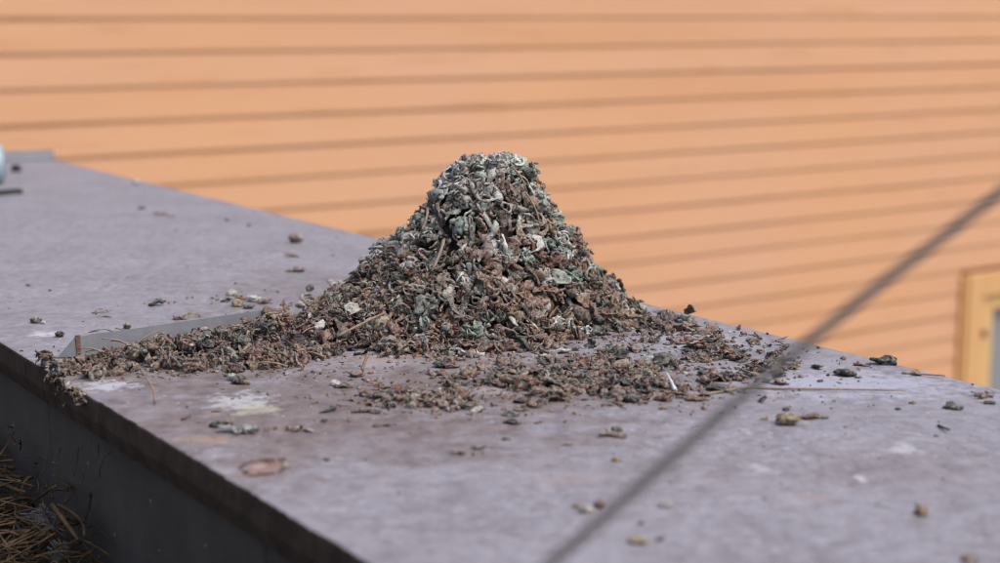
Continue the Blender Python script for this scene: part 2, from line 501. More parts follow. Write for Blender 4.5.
winpart('pane', wbox(sx0 + sw_ - .005, sx1 - sw_ + .005, zc0 + .09, gi[1] + .005, -.045, -.037), M['glass'])
hs, hz = wall_s(979.5, 333)
winpart('hinge', wbox(hs - .012, hs + .010, hz - .022, hz + .024, .0, .058), M['rust'])

# ------------------------------------------------------------------ small objects at the far end
def tube(path, rad, sides=6, cap=True, flat=None):
    path = np.asarray(path, float); n = len(path)
    rad = np.broadcast_to(np.asarray(rad, float), (n,))
    T = np.gradient(path, axis=0); T /= np.linalg.norm(T, axis=1)[:, None] + 1e-12
    ref = np.array([0.0, 0, 1]) if abs(T[0][2]) < .8 else np.array([1.0, 0, 0])
    V = []
    u = ref
    for i in range(n):
        u = u - T[i] * (u @ T[i]); u /= np.linalg.norm(u) + 1e-12
        w = np.cross(T[i], u)
        fu, fw = (1, 1) if flat is None else flat
        for k in range(sides):
            a = 2 * PI * k / sides
            V.append(path[i] + rad[i] * (fu * math.cos(a) * u + fw * math.sin(a) * w))
    F = [(i * sides + k, i * sides + (k + 1) % sides, (i + 1) * sides + (k + 1) % sides, (i + 1) * sides + k) for i in range(n - 1) for k in range(sides)]
    if cap:
        F += [tuple(reversed(range(sides))), tuple((n - 1) * sides + k for k in range(sides))]
    return np.array(V), F

pp = P(4, 183); rp = 20 * mpp(pp) * .98
pth_dir = np.array([-.93, -.36, 0]); pth_dir /= np.linalg.norm(pth_dir)
pipe = thing('pipe_end', 'pale blue grey pipe lying at the far left end of the cap', 'pipe', tuple(pp))
pv, pf = tube([pth_dir * t + np.array([0, 0, rp]) for t in (0, .004, .02, .03, .031, .25, .5)], [rp * .93, rp, rp, rp, rp * .94, rp * .94, rp * .94], 28)
me = mesh('pipe_body', pv, pf, True); link('pipe_body', me, M['pipe'], pipe)
pv, pf = tube([pth_dir * -.0006 + np.array([0, 0, rp]), pth_dir * -.002 + np.array([0, 0, rp])], [rp * .8, rp * .8], 28)
link('pipe_plug', mesh('pipe_plug', pv, pf), M['flash'], pipe)
b0, b1 = P(-25, 198), P(21, 193.5)
bar = MB()
dv = (b1 - b0) / np.linalg.norm(b1 - b0); pv_ = np.array([-dv[1], dv[0], 0]) * .008
bar.hexa([b0 - pv_, b1 - pv_, b1 + pv_, b0 + pv_, b0 - pv_ * .7 + [0, 0, .011], b1 - pv_ * .7 + [0, 0, .009], b1 + pv_ * .7 + [0, 0, .009], b0 + pv_ * .7 + [0, 0, .011]])
me = mesh('iron_bar', bar.V, bar.F); bevel_mesh(me, .0015, 2)
tag(link('iron_bar', me, M['dark']), 'short dark bar lying in front of the blue grey pipe end', 'bar')

# ------------------------------------------------------------------ pieces of dropping
def spow(x, p): return np.sign(x) * np.abs(x) ** p
def piece_curl(r, turns=None, lump=.25):
    n = 13; t = np.linspace(0, 1, n)
    turns = turns or r.uniform(.3, .78)
    a = t * turns * 2 * PI + r.uniform(0, 6)
    Rr = .36 * (1 - r.uniform(0, .45) * t)
    p = np.c_[Rr * np.cos(a), Rr * np.sin(a), r.uniform(-.1, .35) * t + .06 * np.sin(7 * t + r.uniform(0, 6))]
    rad = r.uniform(.10, .17) * (np.sin(PI * (t * .9 + .05))) ** .45 * (1 + lump * np.sin(t * r.uniform(14, 26) + r.uniform(0, 6)))
    V, F = tube(p, rad, 6, True, (r.uniform(.7, 1.1), r.uniform(1, 1.7)))
    return V, F
def piece_swirl(r):
    n = 20; t = np.linspace(0, 1, n)
    a = t * r.uniform(1.6, 2.4) * 2 * PI
    Rr = .33 * (1 - .85 * t)
    p = np.c_[Rr * np.cos(a), Rr * np.sin(a) * r.uniform(.6, 1), .42 * t]
    V, F = tube(p, .15 * (1 - .55 * t) * (1 + .2 * np.sin(20 * t + r.uniform(0, 6))), 6)
    return V, F
def shell(ringsV, closed, th):
    """rings (m, k, 3) of an open surface turned into a closed shell of thickness th"""
    m, k, _ = ringsV.shape
    V = ringsV.reshape(-1, 3)
    cen = V.mean(axis=0)
    dx = np.gradient(ringsV, axis=0); dy = np.roll(ringsV, -1, 1) - np.roll(ringsV, 1, 1)
    nn = np.cross(dx, dy); nn /= np.linalg.norm(nn, axis=2)[:, :, None] + 1e-9
    nn[0] = nn[1].mean(axis=0)
    V2 = (ringsV - nn * th).reshape(-1, 3)
    F = [(i * k + j, i * k + (j + 1) % k, (i + 1) * k + (j + 1) % k, (i + 1) * k + j) for i in range(m - 1) for j in range(k)]
    o = m * k
    F2 = [tuple(o + q for q in reversed(f)) for f in F]
    F3 = [((m - 1) * k + (j + 1) % k, (m - 1) * k + j, o + (m - 1) * k + j, o + (m - 1) * k + (j + 1) % k) for j in range(k)]
    F3 = [tuple(reversed(f)) for f in F3]
    return np.r_[V, V2], F + F2 + F3
def piece_cup(r):
    k, m = 11, 5
    ph = np.linspace(.05, r.uniform(1.3, 1.9), m)[:, None]; th = np.linspace(0, 2 * PI, k, endpoint=False)[None, :]
    wob = 1 + .16 * np.sin(2 * th + r.uniform(0, 6)) + .10 * np.sin(3 * th + r.uniform(0, 6)) + .07 * np.sin(5 * th + r.uniform(0, 6))
    rad = .42 * wob * (1 + .08 * np.sin(5 * ph + 3 * th))
    X = rad * np.sin(ph) * np.cos(th); Y = rad * np.sin(ph) * np.sin(th) * r.uniform(.65, 1)
    Z = -rad * np.cos(ph) * r.uniform(.6, 1.0) + .10 * np.sin(3 * th + r.uniform(0, 6)) * ph / 2
    return shell(np.stack([X, Y, Z + 0 * X], axis=2), True, r.uniform(.06, .1))
def piece_flake(r, curl=None):
    k, m = 12, 5
    rr = np.array([.03, .15, .28, .40, .5])[:, None]; th = np.linspace(0, 2 * PI, k, endpoint=False)[None, :]
    wob = 1 + .22 * np.sin(2 * th + r.uniform(0, 6)) + .14 * np.sin(3 * th + r.uniform(0, 6)) + .12 * np.sin(5 * th + r.uniform(0, 6))
    X = rr * wob * np.cos(th); Y = rr * wob * np.sin(th) * r.uniform(.45, .85)
    c = r.uniform(.3, 1.5) if curl is None else curl
    Z = c * Y * Y * 1.4 - c * .5 * X * X * r.uniform(-.6, .8) + .05 * np.sin(9 * X + r.uniform(0, 6)) + .05 * np.sin(11 * Y + r.uniform(0, 6)) + .04 * np.sin(17 * X + 13 * Y)
    return shell(np.stack([X, Y, Z], axis=2), True, r.uniform(.07, .13))
def ico(level):
    import bmesh
    bm = bmesh.new(); bmesh.ops.create_icosphere(bm, subdivisions=level, radius=.5)
    V = np.array([v.co[:] for v in bm.verts]); F = [tuple(v.index for v in f.verts) for f in bm.faces]
    bm.free(); return V, F
_I3 = ico(3); _I2 = ico(2); _I1 = ico(1)
def piece_lump(r, lev=3, amp=.34):
    V, F = {3: _I3, 2: _I2, 1: _I1}[lev]
    q = V + r.uniform(-50, 50)
    d = 1 + amp * snoise(q, 2.2, 0) + amp * .6 * snoise(q, 5.5, 1) + (amp * .35 * snoise(q, 12, 2) if lev > 2 else 0)
    V = V * d[:, None] * np.array([1, r.uniform(.6, 1), r.uniform(.45, .85)])
    return V, F
def piece_ruff(r, base=None):
    """a wrinkled clod: a lump with ridges folded into it"""
    V, F = base or _I3
    q = V + r.uniform(-50, 50)
    w = np.abs(snoise(q, 3.4, 1)); w2 = np.abs(snoise(q, 7.5, 2))
    d = .72 + .55 * w + .22 * w2
    return V * d[:, None] * np.array([1, r.uniform(.7, 1), r.uniform(.6, .9)]), F
def piece_knot(r): return piece_ruff(r, _I2)
def piece_shred(r):
    n = 9; t = np.linspace(-.5, .5, n)
    p = np.c_[t, .16 * np.sin(t * r.uniform(3, 8) + r.uniform(0, 6)), .13 * np.sin(t * r.uniform(4, 9) + r.uniform(0, 6))]
    V, F = tube(p, r.uniform(.05, .11) * (1 - (2 * t) ** 4 * .8), 5, True, (.45, 1.6))
    return V, F

def grid_shell(G, th):
    m, k, _ = G.shape
    nn = np.cross(np.gradient(G, axis=0), np.gradient(G, axis=1)); nn /= np.linalg.norm(nn, axis=2)[:, :, None] + 1e-9
    V = np.r_[G.reshape(-1, 3), (G - nn * th).reshape(-1, 3)]; o = m * k
    F = []
    for i in range(m - 1):
        for j in range(k - 1):
            q = (i * k + j, i * k + j + 1, (i + 1) * k + j + 1, (i + 1) * k + j)
            F += [tuple(reversed(q)), tuple(o + x for x in q)]
    loop = [j for j in range(k)] + [i * k + k - 1 for i in range(1, m)] + [(m - 1) * k + j for j in range(k - 2, -1, -1)] + [i * k for i in range(m - 2, 0, -1)]
    for a, b in zip(loop, loop[1:] + loop[:1]): F.append((a, b, o + b, o + a))
    return V, F
def piece_peel(r):
    """a dried curl like a peeling of bark, hollow on one side"""
    m, k = 7, 9
    u = np.linspace(-.5, .5, m)[:, None]; v = np.linspace(-1, 1, k)[None, :]
    sp = r.uniform(1.0, 2.6)
    edge = 1 + .16 * np.sin(9 * u + r.uniform(0, 6)) + .1 * np.sin(17 * u + r.uniform(0, 6))
    a = v * sp * edge
    rad = r.uniform(.2, .34) * (1 + .25 * np.sin(3 * u + r.uniform(0, 6)) + .16 * v * r.uniform(-1, 1))
    rad = rad * (1 + .10 * np.sin(11 * u + 4 * v + r.uniform(0, 6)))
    X = u * (1 + .14 * np.sin(4 * v + r.uniform(0, 6))) + 0 * v
    Y = rad * np.sin(a) + .12 * np.sin(4 * u + r.uniform(0, 6)); Z = rad * np.cos(a) + .10 * np.sin(5 * u + r.uniform(0, 6))
    return grid_shell(np.stack([X, Y, Z], 2), r.uniform(.05, .085))
def piece_ribbon(r):
    n = 14; t = np.linspace(-1, 1, n)
    b = r.uniform(.8, 2.4)
    p = np.c_[np.sin(t * b) / b, (1 - np.cos(t * b)) / b * r.choice([-1, 1]), .22 * np.sin(t * r.uniform(1, 4) + r.uniform(0, 6))]
    rad = r.uniform(.09, .15) * (1 - t ** 6 * .7) * (1 + .3 * np.sin(t * r.uniform(6, 12) + r.uniform(0, 6)) + .15 * np.sin(t * 21 + r.uniform(0, 6)))
    V, F = tube(p, rad, 8, True, (.5, 1.75))
    return V, F
def piece_crumble(r):
    Vs, Fs, off = [], [], 0
    for i in range(13):
        V, F = (piece_flake(r), piece_lump(r, 2, .4), piece_peel(r), piece_shred(r))[r.randrange(4)]
        V = V - V.mean(axis=0)
        q = np.array(Matrix.Rotation(r.uniform(0, 6.3), 3, 'Z') @ Matrix.Rotation(r.gauss(0, .35), 3, 'X'))
        c = np.array([r.gauss(0, .30), r.gauss(0, .17), r.uniform(0, .05)])
        Vs.append((V * r.uniform(.18, .40) * np.array([1, 1, .6])) @ q.T + c); Fs += [tuple(x + off for x in f) for f in F]; off += len(V)
    return np.vstack(Vs), Fs

def piece_worm(r):
    """a thin tangled thread of dried dropping"""
    n = 22; t = np.linspace(0, 1, n)
    a = t * r.uniform(.4, 1.1) * 2 * PI + r.uniform(0, 6)
    Rr = .36 * (1 - r.uniform(-.2, .5) * t) * (1 + .3 * np.sin(5 * t + r.uniform(0, 6)))
    p = np.c_[Rr * np.cos(a) + .35 * t * r.uniform(-1, 1), Rr * np.sin(a) * r.uniform(.4, 1), .2 * np.sin(6 * t + r.uniform(0, 6))]
    V, F = tube(p, r.uniform(.055, .095) * (1 + .35 * np.sin(t * r.uniform(20, 34) + r.uniform(0, 6))) * (np.sin(PI * (t * .9 + .05))) ** .3, 5)
    return V, F
KINDS = dict(knot=piece_knot, worm=piece_worm, peel=piece_peel, ribbon=piece_ribbon, crumble=piece_crumble, curl=piece_curl, swirl=piece_swirl, cup=piece_cup, flake=piece_flake, lump=piece_lump, ruff=piece_ruff, shred=piece_shred)
LIB = {}
for k, f in KINDS.items():
    LIB[k] = []
    for i in range(10 if k in ('curl', 'flake', 'cup', 'ruff', 'peel', 'ribbon', 'worm') else 6):
        V, F = f(R)
        V = V - (V.max(axis=0) + V.min(axis=0)) / 2
        ext = (V.max(axis=0) - V.min(axis=0)).max(); V = V / ext
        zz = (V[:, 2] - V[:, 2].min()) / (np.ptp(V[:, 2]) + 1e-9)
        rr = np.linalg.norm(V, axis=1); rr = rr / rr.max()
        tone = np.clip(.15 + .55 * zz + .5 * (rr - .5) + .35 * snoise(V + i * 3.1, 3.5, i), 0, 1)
        V = V + .035 * np.c_[snoise(V, 13, 0), snoise(V, 13, 1), snoise(V, 13, 2)]
        me = mesh('dropping_' + k, V, F, True, {'tone': tone})
        me.materials.append(M['dropo'])
        tri = []
        LIB[k].append((V, F, tone, me))
TINY = []
for i in range(8):
    V, F = piece_lump(R, 1, .4)
    TINY.append((V, F, np.clip(.3 + .5 * snoise(V, 3, i), 0, 1), None))

TINTS = dict(brown=(.222, .122, .077), mauve=(.252, .155, .130), dark=(.036, .028, .023), greybrown=(.285, .208, .165), pale=(.54, .52, .49), white=(.74, .75, .75),
             green=(.20, .285, .235), teal=(.46, .56, .52), olive=(.085, .088, .058), red=(.235, .105, .070), tan=(.36, .255, .145), black=(.017, .016, .017), slate=(.15, .145, .136))
def jit(c, a=.18):
    f = 1 + R.uniform(-a, a)
    return tuple(max(.005, x * f * (1 + R.uniform(-.05, .05))) for x in c)
def choose(pairs):
    t = R.uniform(0, sum(w for _, w in pairs))
    for v, w in pairs:
        t -= w
        if t <= 0: return v
    return pairs[-1][0]

def orient(n, tilt=.6):
    """rotation whose z follows n with some jitter"""
    v = np.asarray(n, float) + np.array([R.gauss(0, tilt) for _ in range(3)])
    q = Vector(v).to_track_quat('Z', 'Y')
    return q.to_matrix() @ Matrix.Rotation(R.uniform(0, 2 * PI), 3, 'Z')

class Bag:
    """collects placed pieces: (kind, index, rotation, scale, location, tint)"""
    def __init__(self): self.items = []
    def put(self, kind, rot, size, loc, tint, idx=None):
        idx = R.randrange(len(LIB[kind])) if idx is None else idx
        sc3 = np.array([size * R.uniform(.85, 1.15), size * R.uniform(.8, 1.15), size * R.uniform(.8, 1.15)])
        self.items.append([kind, idx, np.array(rot), sc3, np.array(loc, float), tint])
def clump(bag, c, rad, nrm, tint, n, kinds, flat=1.0, spread=.22):
    """a matted clod: a dark lump wrapped in strands and flakes of about one colour"""
    c = np.asarray(c, float); nrm = np.asarray(nrm, float); nrm = nrm / np.linalg.norm(nrm)
    bag.put('knot', orient(nrm, .3), rad * 1.7 * (.75 + .25 * flat), c, tuple(q * .55 for q in tint))
    ax = np.array([R.gauss(0, 1) for _ in range(3)]); ax /= np.linalg.norm(ax)
    for _ in range(n):
        d = np.array([R.gauss(0, 1) for _ in range(3)]); d /= np.linalg.norm(d)
        if d @ nrm < -.15: d = d - 2 * (d @ nrm) * nrm
        p = c + d * rad * R.uniform(.72, 1.05) * np.array([1, 1, flat])
        k = choose(kinds)
        t = np.cross(d, ax) + np.array([R.gauss(0, .5) for _ in range(3)]); t = t - d * (t @ d); t /= np.linalg.norm(t) + 1e-6
        z = d + np.array([R.gauss(0, .3) for _ in range(3)]); z = z - t * (z @ t); z /= np.linalg.norm(z)
        sz = rad * (R.uniform(1.1, 2.0) if k in ('ribbon', 'shred', 'worm') else R.uniform(.75, 1.35))
        sz = min(sz, .0185)
        bag.put(k, np.stack([t, np.cross(z, t), z], 1), sz, p, jit(tint, spread))
CL_KINDS = [('worm', 1.3), ('ribbon', 2.0), ('shred', 1.6), ('peel', 2.6), ('flake', 2.6), ('curl', 1.2), ('crumble', .5)]
def joined(items, name):
    Vs, Fs, tn, tt, off = [], [], [], [], 0
    for kind, idx, rot, s3, loc, tint in items:
        V, F, tone, _ = LIB[kind][idx] if kind != 'tiny' else TINY[idx]
        W = (V * s3) @ rot.T + loc
        Vs.append(W); tn.append(tone); tt.append(np.repeat([tint], len(V), 0))
        Fs += [tuple(i + off for i in f) for f in F]; off += len(V)
    return mesh(name, np.vstack(Vs), Fs, True, {'tone': np.concatenate(tn), 'tint': np.vstack(tt)})
def single(item, name, parent=None, origin=None):
    kind, idx, rot, s3, loc, tint = item
    o = bpy.data.objects.new(name, LIB[kind][idx][3])
    C.objects.link(o)
    if parent is not None: o.parent = parent
    l = loc if origin is None else loc - np.asarray(origin)
    o.matrix_local = Matrix.Translation(Vector(l)) @ Matrix([list(r) for r in rot]).to_4x4() @ Matrix.Diagonal((*s3, 1.0))
    o['tint'] = [float(x) for x in tint]
    return o

# ------------------------------------------------------------------ the heap
HC = P(490, 320)
k0 = mpp(HC)
Lr = np.array([0, 16, 28, 42, 52, 62, 80, 108, 136, 158, 176, 193, 400]) * k0
Lh = np.array([167, 165, 155, 140, 126, 111, 90, 64, 36, 17, 7, 0, -6]) * k0
Rr_ = np.array([0, 20, 34, 42, 61, 71, 94, 109, 130, 144, 154, 164, 400]) * k0
Rh = np.array([167, 166, 161, 144, 115, 95, 68, 44, 25, 11, 4, 0, -6]) * k0
def heap(x, y):
    dx, dy = x - HC[0], (y - HC[1])
    r = np.hypot(dx, dy)
    w = np.clip(.5 - .5 * dx / (r + 1e-6), 0, 1)
    fr = np.clip((dx * .62 - dy * .78) / (r + 1e-6), 0, 1)
    fl = np.clip((-dx * .95 - dy * .3) / (r + 1e-6), 0, 1)
    r = r * (1 + .36 * fr ** 4 * np.clip(r / .05, 0, 1) - .04 * fl ** 2)
    h = w * np.interp(r, Lr, Lh) + (1 - w) * np.interp(r, Rr_, Rh)
    return h
def tailh(x, y):
    """low spill running from the heap along the seam cover towards the front edge"""
    q = np.stack([x, y], -1)
    a, b = P(400, 335)[:2], P(70, 372)[:2]
    ab = b - a; t = np.clip(((q - a) @ ab) / (ab @ ab), 0, 1)
    d = np.linalg.norm(q - (a + t[..., None] * ab), axis=-1)
    wd = .055 - .032 * t
    return (.037 * (1 - t) ** 1.05 + .006) * np.exp(-(d / wd) ** 2 * 1.6)
def surf(x, y):
    x = np.asarray(x, float); y = np.asarray(y, float)
    pts = np.stack([x.ravel(), y.ravel(), 0 * x.ravel()], 1)
    h = heap(x, y)
    n = (.0050 * snoise(pts, 26, 0) + .0035 * snoise(pts, 60, 1)).reshape(x.shape)
    n = n + (.0065 * snoise(pts, 11, 2)).reshape(x.shape)
    h = h + n * np.clip(h / .03, 0, 1)
    return h
def surf_all(x, y):
    return np.maximum(surf(x, y), tailh(x, y))
# core
ng, nt = 46, 84
V, F = [(HC[0], HC[1], float(surf(HC[0], HC[1])) - .013)], []
for i in range(1, ng + 1):
    r = .20 * (i / ng)
    for j in range(nt):
        a = 2 * PI * j / nt
        x, y = HC[0] + r * math.cos(a), HC[1] + r * math.sin(a)
        V.append((x, y, max(float(surf(x, y)) - .013, -.02)))
for j in range(nt): F.append((0, 1 + j, 1 + (j + 1) % nt))
for i in range(ng - 1):
    for j in range(nt): F.append((1 + i * nt + j, 1 + (i + 1) * nt + j, 1 + (i + 1) * nt + (j + 1) % nt, 1 + i * nt + (j + 1) % nt))
V = [tuple(np.array(v) - HC) for v in V]
mound = thing('dropping_heap', 'tall conical heap of dried curled droppings, grey topped and brown below', 'heap', tuple(HC))
link('heap_core', mesh('heap_core', V, F, True), M['core'], mound)

def heap_tint(x, z, y):
    u = (x - HC[0]) / k0; hpx = z / k0
    gn = snoise([[x, y, z]], 22, 2)[0]
    top = np.clip((hpx - 60) / 90, 0, 1)
    left = np.clip((-u + 20) / 90, 0, 1)
    right = np.clip((u - 35) / 50, 0, 1)
    g2 = snoise([[x, y, z]], 30, 1)[0]
    w = [('brown', 1.7 - 1.4 * top + .9 * gn), ('greybrown', .6 + .4 * left + .2 * top + .3 * g2), ('slate', .04 + .5 * top + .3 * left), ('pale', .22 + 1.2 * top * (.5 + left) + .6 * left - .2 * gn),
         ('white', .10 + .45 * top + .18 * right + .15 * left + .12 * g2), ('green', .03 + .45 * right + .22 * top), ('teal', .03 + .16 * right + .14 * top), ('dark', .60 + .35 * top + .3 * g2), ('olive', .10 + .25 * top),
         ('red', 1.0 * (1 - top) * (1 - .5 * left) + .4 * gn), ('tan', .10), ('mauve', .6 * (1 - .6 * top))]
    return jit(TINTS[choose([(c, max(0, q)) for c, q in w])], .3)
bag = Bag()
tries = 0
while len(bag.items) < 650 and tries < 60000:
    tries += 1
    r = .195 * math.sqrt(R.random()); a = R.uniform(0, 2 * PI)
    x, y = HC[0] + r * math.cos(a), HC[1] + r * math.sin(a)
    e = .003
    z = float(surf(x, y))
    if z < .0005: continue
    gx = float(surf(x + e, y) - surf(x - e, y)) / (2 * e); gy = float(surf(x, y + e) - surf(x, y - e)) / (2 * e)
    if y > HC[1] + .05 and R.random() < .6: continue                       # the far side is hidden: fewer there
    if R.random() > math.sqrt(1 + gx * gx + gy * gy) / 2.2: continue
    n = np.array([-gx, -gy, 1.0]); n /= np.linalg.norm(n)
    if snoise([[x, y, z]], 62, 2)[0] < -.40 and z > .02: continue          # hollows between the clumps
    kind = choose([('curl', 1.6), ('flake', 1.5), ('cup', .25), ('peel', 2.6), ('ribbon', 2.6), ('ruff', 1.3), ('swirl', .2), ('lump', .15), ('shred', 2.0), ('crumble', 1.3)])
    size = (R.uniform(7, 14) if R.random() < .75 else R.uniform(14, 21)) * .001
    if kind == 'ribbon': size *= 1.45
    if kind == 'peel': size *= 1.15
    if kind in ('curl', 'swirl'): size *= 1.1
    if kind == 'ruff': size *= 1.15
    if kind == 'crumble': size *= 1.6
    if kind == 'lump': size *= .75
    if kind == 'shred': size *= 1.3
    off = R.uniform(-.010, .001)
    p = np.array([x, y, z]) + n * off
    p[2] = max(p[2], size * .25)
    rot = orient(n, .55)
    if kind in ('ribbon', 'shred') and R.random() < .75:                   # strands hang down the slope
        dn = np.array([gx, gy, gx * gx + gy * gy]) * -1.0
        dn = dn / (np.linalg.norm(dn) + 1e-6) + np.array([R.gauss(0, .35) for _ in range(3)])
        zx = n + np.array([R.gauss(0, .3) for _ in range(3)])
        dn /= np.linalg.norm(dn); zx = zx - dn * (zx @ dn); zx /= np.linalg.norm(zx)
        rot = np.stack([dn, np.cross(zx, dn), zx], 1)
        size *= R.uniform(1.0, 1.5); p = p + n * .0015
    bag.put(kind, rot, size, p, heap_tint(x, z, y))
seeds = []
for _ in range(16000):
    r = .188 * math.sqrt(R.random()); a = R.uniform(0, 2 * PI)
    x, y = HC[0] + r * math.cos(a), HC[1] + r * math.sin(a)
    z = float(surf(x, y))
    if z < .002 or (y > HC[1] + .05 and R.random() < .5): continue
    q = np.array([x, y, z])
    rad = choose([(.0065, 1), (.0085, 2.4), (.0110, 2.6), (.0140, 1.6), (.0165, .5)])
    if any(((q - s_) ** 2).sum() < ((rad + r_) * .80) ** 2 for s_, r_ in seeds): continue
    seeds.append((q, rad))
for q, rad in seeds:
    x, y, z = q; e = .004
    gx = float(surf(x + e, y) - surf(x - e, y)) / (2 * e); gy = float(surf(x, y + e) - surf(x, y - e)) / (2 * e)
    n = np.array([-gx, -gy, 1.0]); n /= np.linalg.norm(n)
    clump(bag, q + n * (R.uniform(-.004, .004) - rad * .35), rad, n, heap_tint(x, z, y), R.randint(7, 10) if y < HC[1] + .03 else 4, CL_KINDS)
print('clumps', len(seeds), len(bag.items))
for _ in range(70):                                                      # longer ropes and strands draped over the face
    u_, h_ = R.uniform(-95, 75), R.uniform(.2, .95)
    x, y = HC[0] + u_ * k0 * (1.15 - h_ * .8), HC[1] - R.uniform(.01, .13)
    z = float(surf(x, y))
    if z < .012: continue
    e = .004
    gx = float(surf(x + e, y) - surf(x - e, y)) / (2 * e); gy = float(surf(x, y + e) - surf(x, y - e)) / (2 * e)
    n = np.array([-gx, -gy, 1.0]); n /= np.linalg.norm(n)
    dn = np.array([-gx, -gy, -(gx * gx + gy * gy)]); dn = dn / (np.linalg.norm(dn) + 1e-6) + np.array([R.gauss(0, .3), R.gauss(0, .15), R.gauss(0, .2)]); dn /= np.linalg.norm(dn)
    zx = n - dn * (n @ dn); zx /= np.linalg.norm(zx)
    bag.put(R.choice(['ribbon', 'shred', 'shred']), np.stack([dn, np.cross(zx, dn), zx], 1), R.uniform(18, 32) * .001, np.array([x, y, z]) + n * R.uniform(.001, .005), heap_tint(x, z, y))
# well seen pieces placed by hand on the heap's face
def on_heap(px, py):
    """first point of a view ray on the heap"""
    r = ray(px, py)
    best, bq = 9, None
    for t in np.linspace(1.25, 1.75, 500):
        q = EYE + r * t
        d = q[2] - max(float(surf_all(q[0], q[1])), 0.0)
        if d <= 0: return q
        if math.hypot(q[0] - HC[0], q[1] - HC[1]) < .17 and d < best: best, bq = d, q
    return bq - np.array([0, 0, best + .002])
def face(px, py, kind, wpx, tint, nrm=(0, -.8, .6), tilt=.15, out=.004, idx=None):
    q = on_heap(px, py)
    nn = np.array(nrm, float); nn /= np.linalg.norm(nn)
    bag.put(kind, orient(nrm, tilt), wpx * mpp(q), q + nn * out, jit(TINTS[tint] if isinstance(tint, str) else tint, .06), idx)
hand_from = len(bag.items)
for (px, py, kind, w, t) in [
    (524, 156, 'lump', 9, 'white'), (497, 199, 'lump', 12, 'white'), (486, 190, 'ribbon', 20, 'pale'), (480, 178, 'peel', 15, 'slate'), (505, 160, 'curl', 20, 'green'),
    (519, 163, 'flake', 20, 'teal'), (447, 184, 'peel', 20, 'slate'), (462, 170, 'curl', 20, 'pale'), (541, 210, 'flake', 22, 'pale'), (556, 199, 'flake', 18, 'green'),
    (592, 248, 'lump', 12, 'white'), (613, 274, 'flake', 16, 'white'), (609, 284, 'lump', 9, 'teal'), (560, 280, 'flake', 22, 'teal'), (592, 263, 'curl', 20, 'green'),
    (507, 290, 'flake', 20, 'teal'), (504, 283, 'lump', 11, 'white'), (446, 295, 'lump', 16, 'pale'), (410, 237, 'peel', 20, 'pale'), (398, 238, 'lump', 12, 'pale'), (424, 225, 'peel', 17, 'olive'),
    (456, 226, 'peel', 17, 'pale'), (404, 268, 'lump', 10, 'white'), (350, 283, 'curl', 20, 'pale'), (520, 300, 'peel', 24, 'brown'), (508, 337, 'cup', 22, 'brown'), (433, 342, 'cup', 18, 'tan'),
    (531, 205, 'ruff', 20, 'tan'), (546, 308, 'lump', 15, 'pale'), (480, 250, 'curl', 28, 'mauve'), (492, 232, 'curl', 22, 'pale'), (472, 235, 'shred', 40, 'dark'), (481, 290, 'flake', 22, 'slate'),
    (466, 300, 'peel', 20, 'dark'), (423, 310, 'shred', 34, 'slate'), (445, 330, 'lump', 15, 'slate'), (425, 325, 'flake', 16, 'teal'), (344, 335, 'ruff', 20, 'slate'), (382, 325, 'ruff', 20, 'tan'),
    (352, 310, 'flake', 18, 'pale'), (565, 222, 'ruff', 17, 'green'), (580, 235, 'curl', 16, 'dark')]:
    nr_ = (0, -.95, .35) if kind == 'cup' else (R.uniform(-.3, .3), -.8, .6)
    face(px, py, kind, w, t, nr_)
fine = []
while len(fine) < 250:
    r = .19 * math.sqrt(R.random()); a = R.uniform(PI * .9, PI * 2.1)
    x, y = HC[0] + r * math.cos(a), HC[1] + r * math.sin(a); z = float(surf(x, y))
    if z < .002 or snoise([[x, y, z]], 62, 2)[0] < -.45: continue
    e = .003
    gx = float(surf(x + e, y) - surf(x - e, y)) / (2 * e); gy = float(surf(x, y + e) - surf(x, y - e)) / (2 * e)
    n = np.array([-gx, -gy, 1.0]); n /= np.linalg.norm(n)
    sz = R.uniform(9, 17) * .001
    fine.append(['worm', R.randrange(10), np.array(orient(n, .45)), np.array([sz, sz, sz]), np.array([x, y, z]) + n * R.uniform(.0005, .0045), heap_tint(x, z, y)])
while len(fine) < 900:
    r = .19 * math.sqrt(R.random()); a = R.uniform(PI * .85, PI * 2.15)
    x, y = HC[0] + r * math.cos(a), HC[1] + r * math.sin(a); z = float(surf(x, y))
    if z < .0005: continue
    kd = choose([('shred', 2.2), ('flake', 1.5), ('tiny', 2.2), ('ribbon', .8)])
    sz = R.uniform(3, 6.5) * .001 * (1.6 if kd in ('shred', 'ribbon') else 1)
    fine.append([kd, R.randrange(6), np.array(orient((0, -.5, .8), .8)), np.array([sz] * 3), np.array([x, y, z + R.uniform(-.003, .005)]), heap_tint(x, z, y)])
# which 300 show largest: those on the near side, standing proud, big
def vis_score(it):
    loc, s = it[4], it[3].max()
    d = loc - HC
    front = -(d[1]) + .35 * loc[2]
    return s * (1.0 if front > -.02 else .2) + R.uniform(0, .003) + .6 * (loc[2] - float(surf(loc[0], loc[1])))
hand = bag.items[hand_from:]
rest = sorted(bag.items[:hand_from], key=vis_score, reverse=True)
nind = 300 - len(hand)
for it in hand + rest[:nind]:
    single(it, 'dropping', mound, HC)
me = joined([[k, i, r, s, l - HC, t] for k, i, r, s, l, t in rest[nind:] + fine], 'dropping_mass')
o = link('dropping_mass', me, M['dropg'], mound, 'stuff')
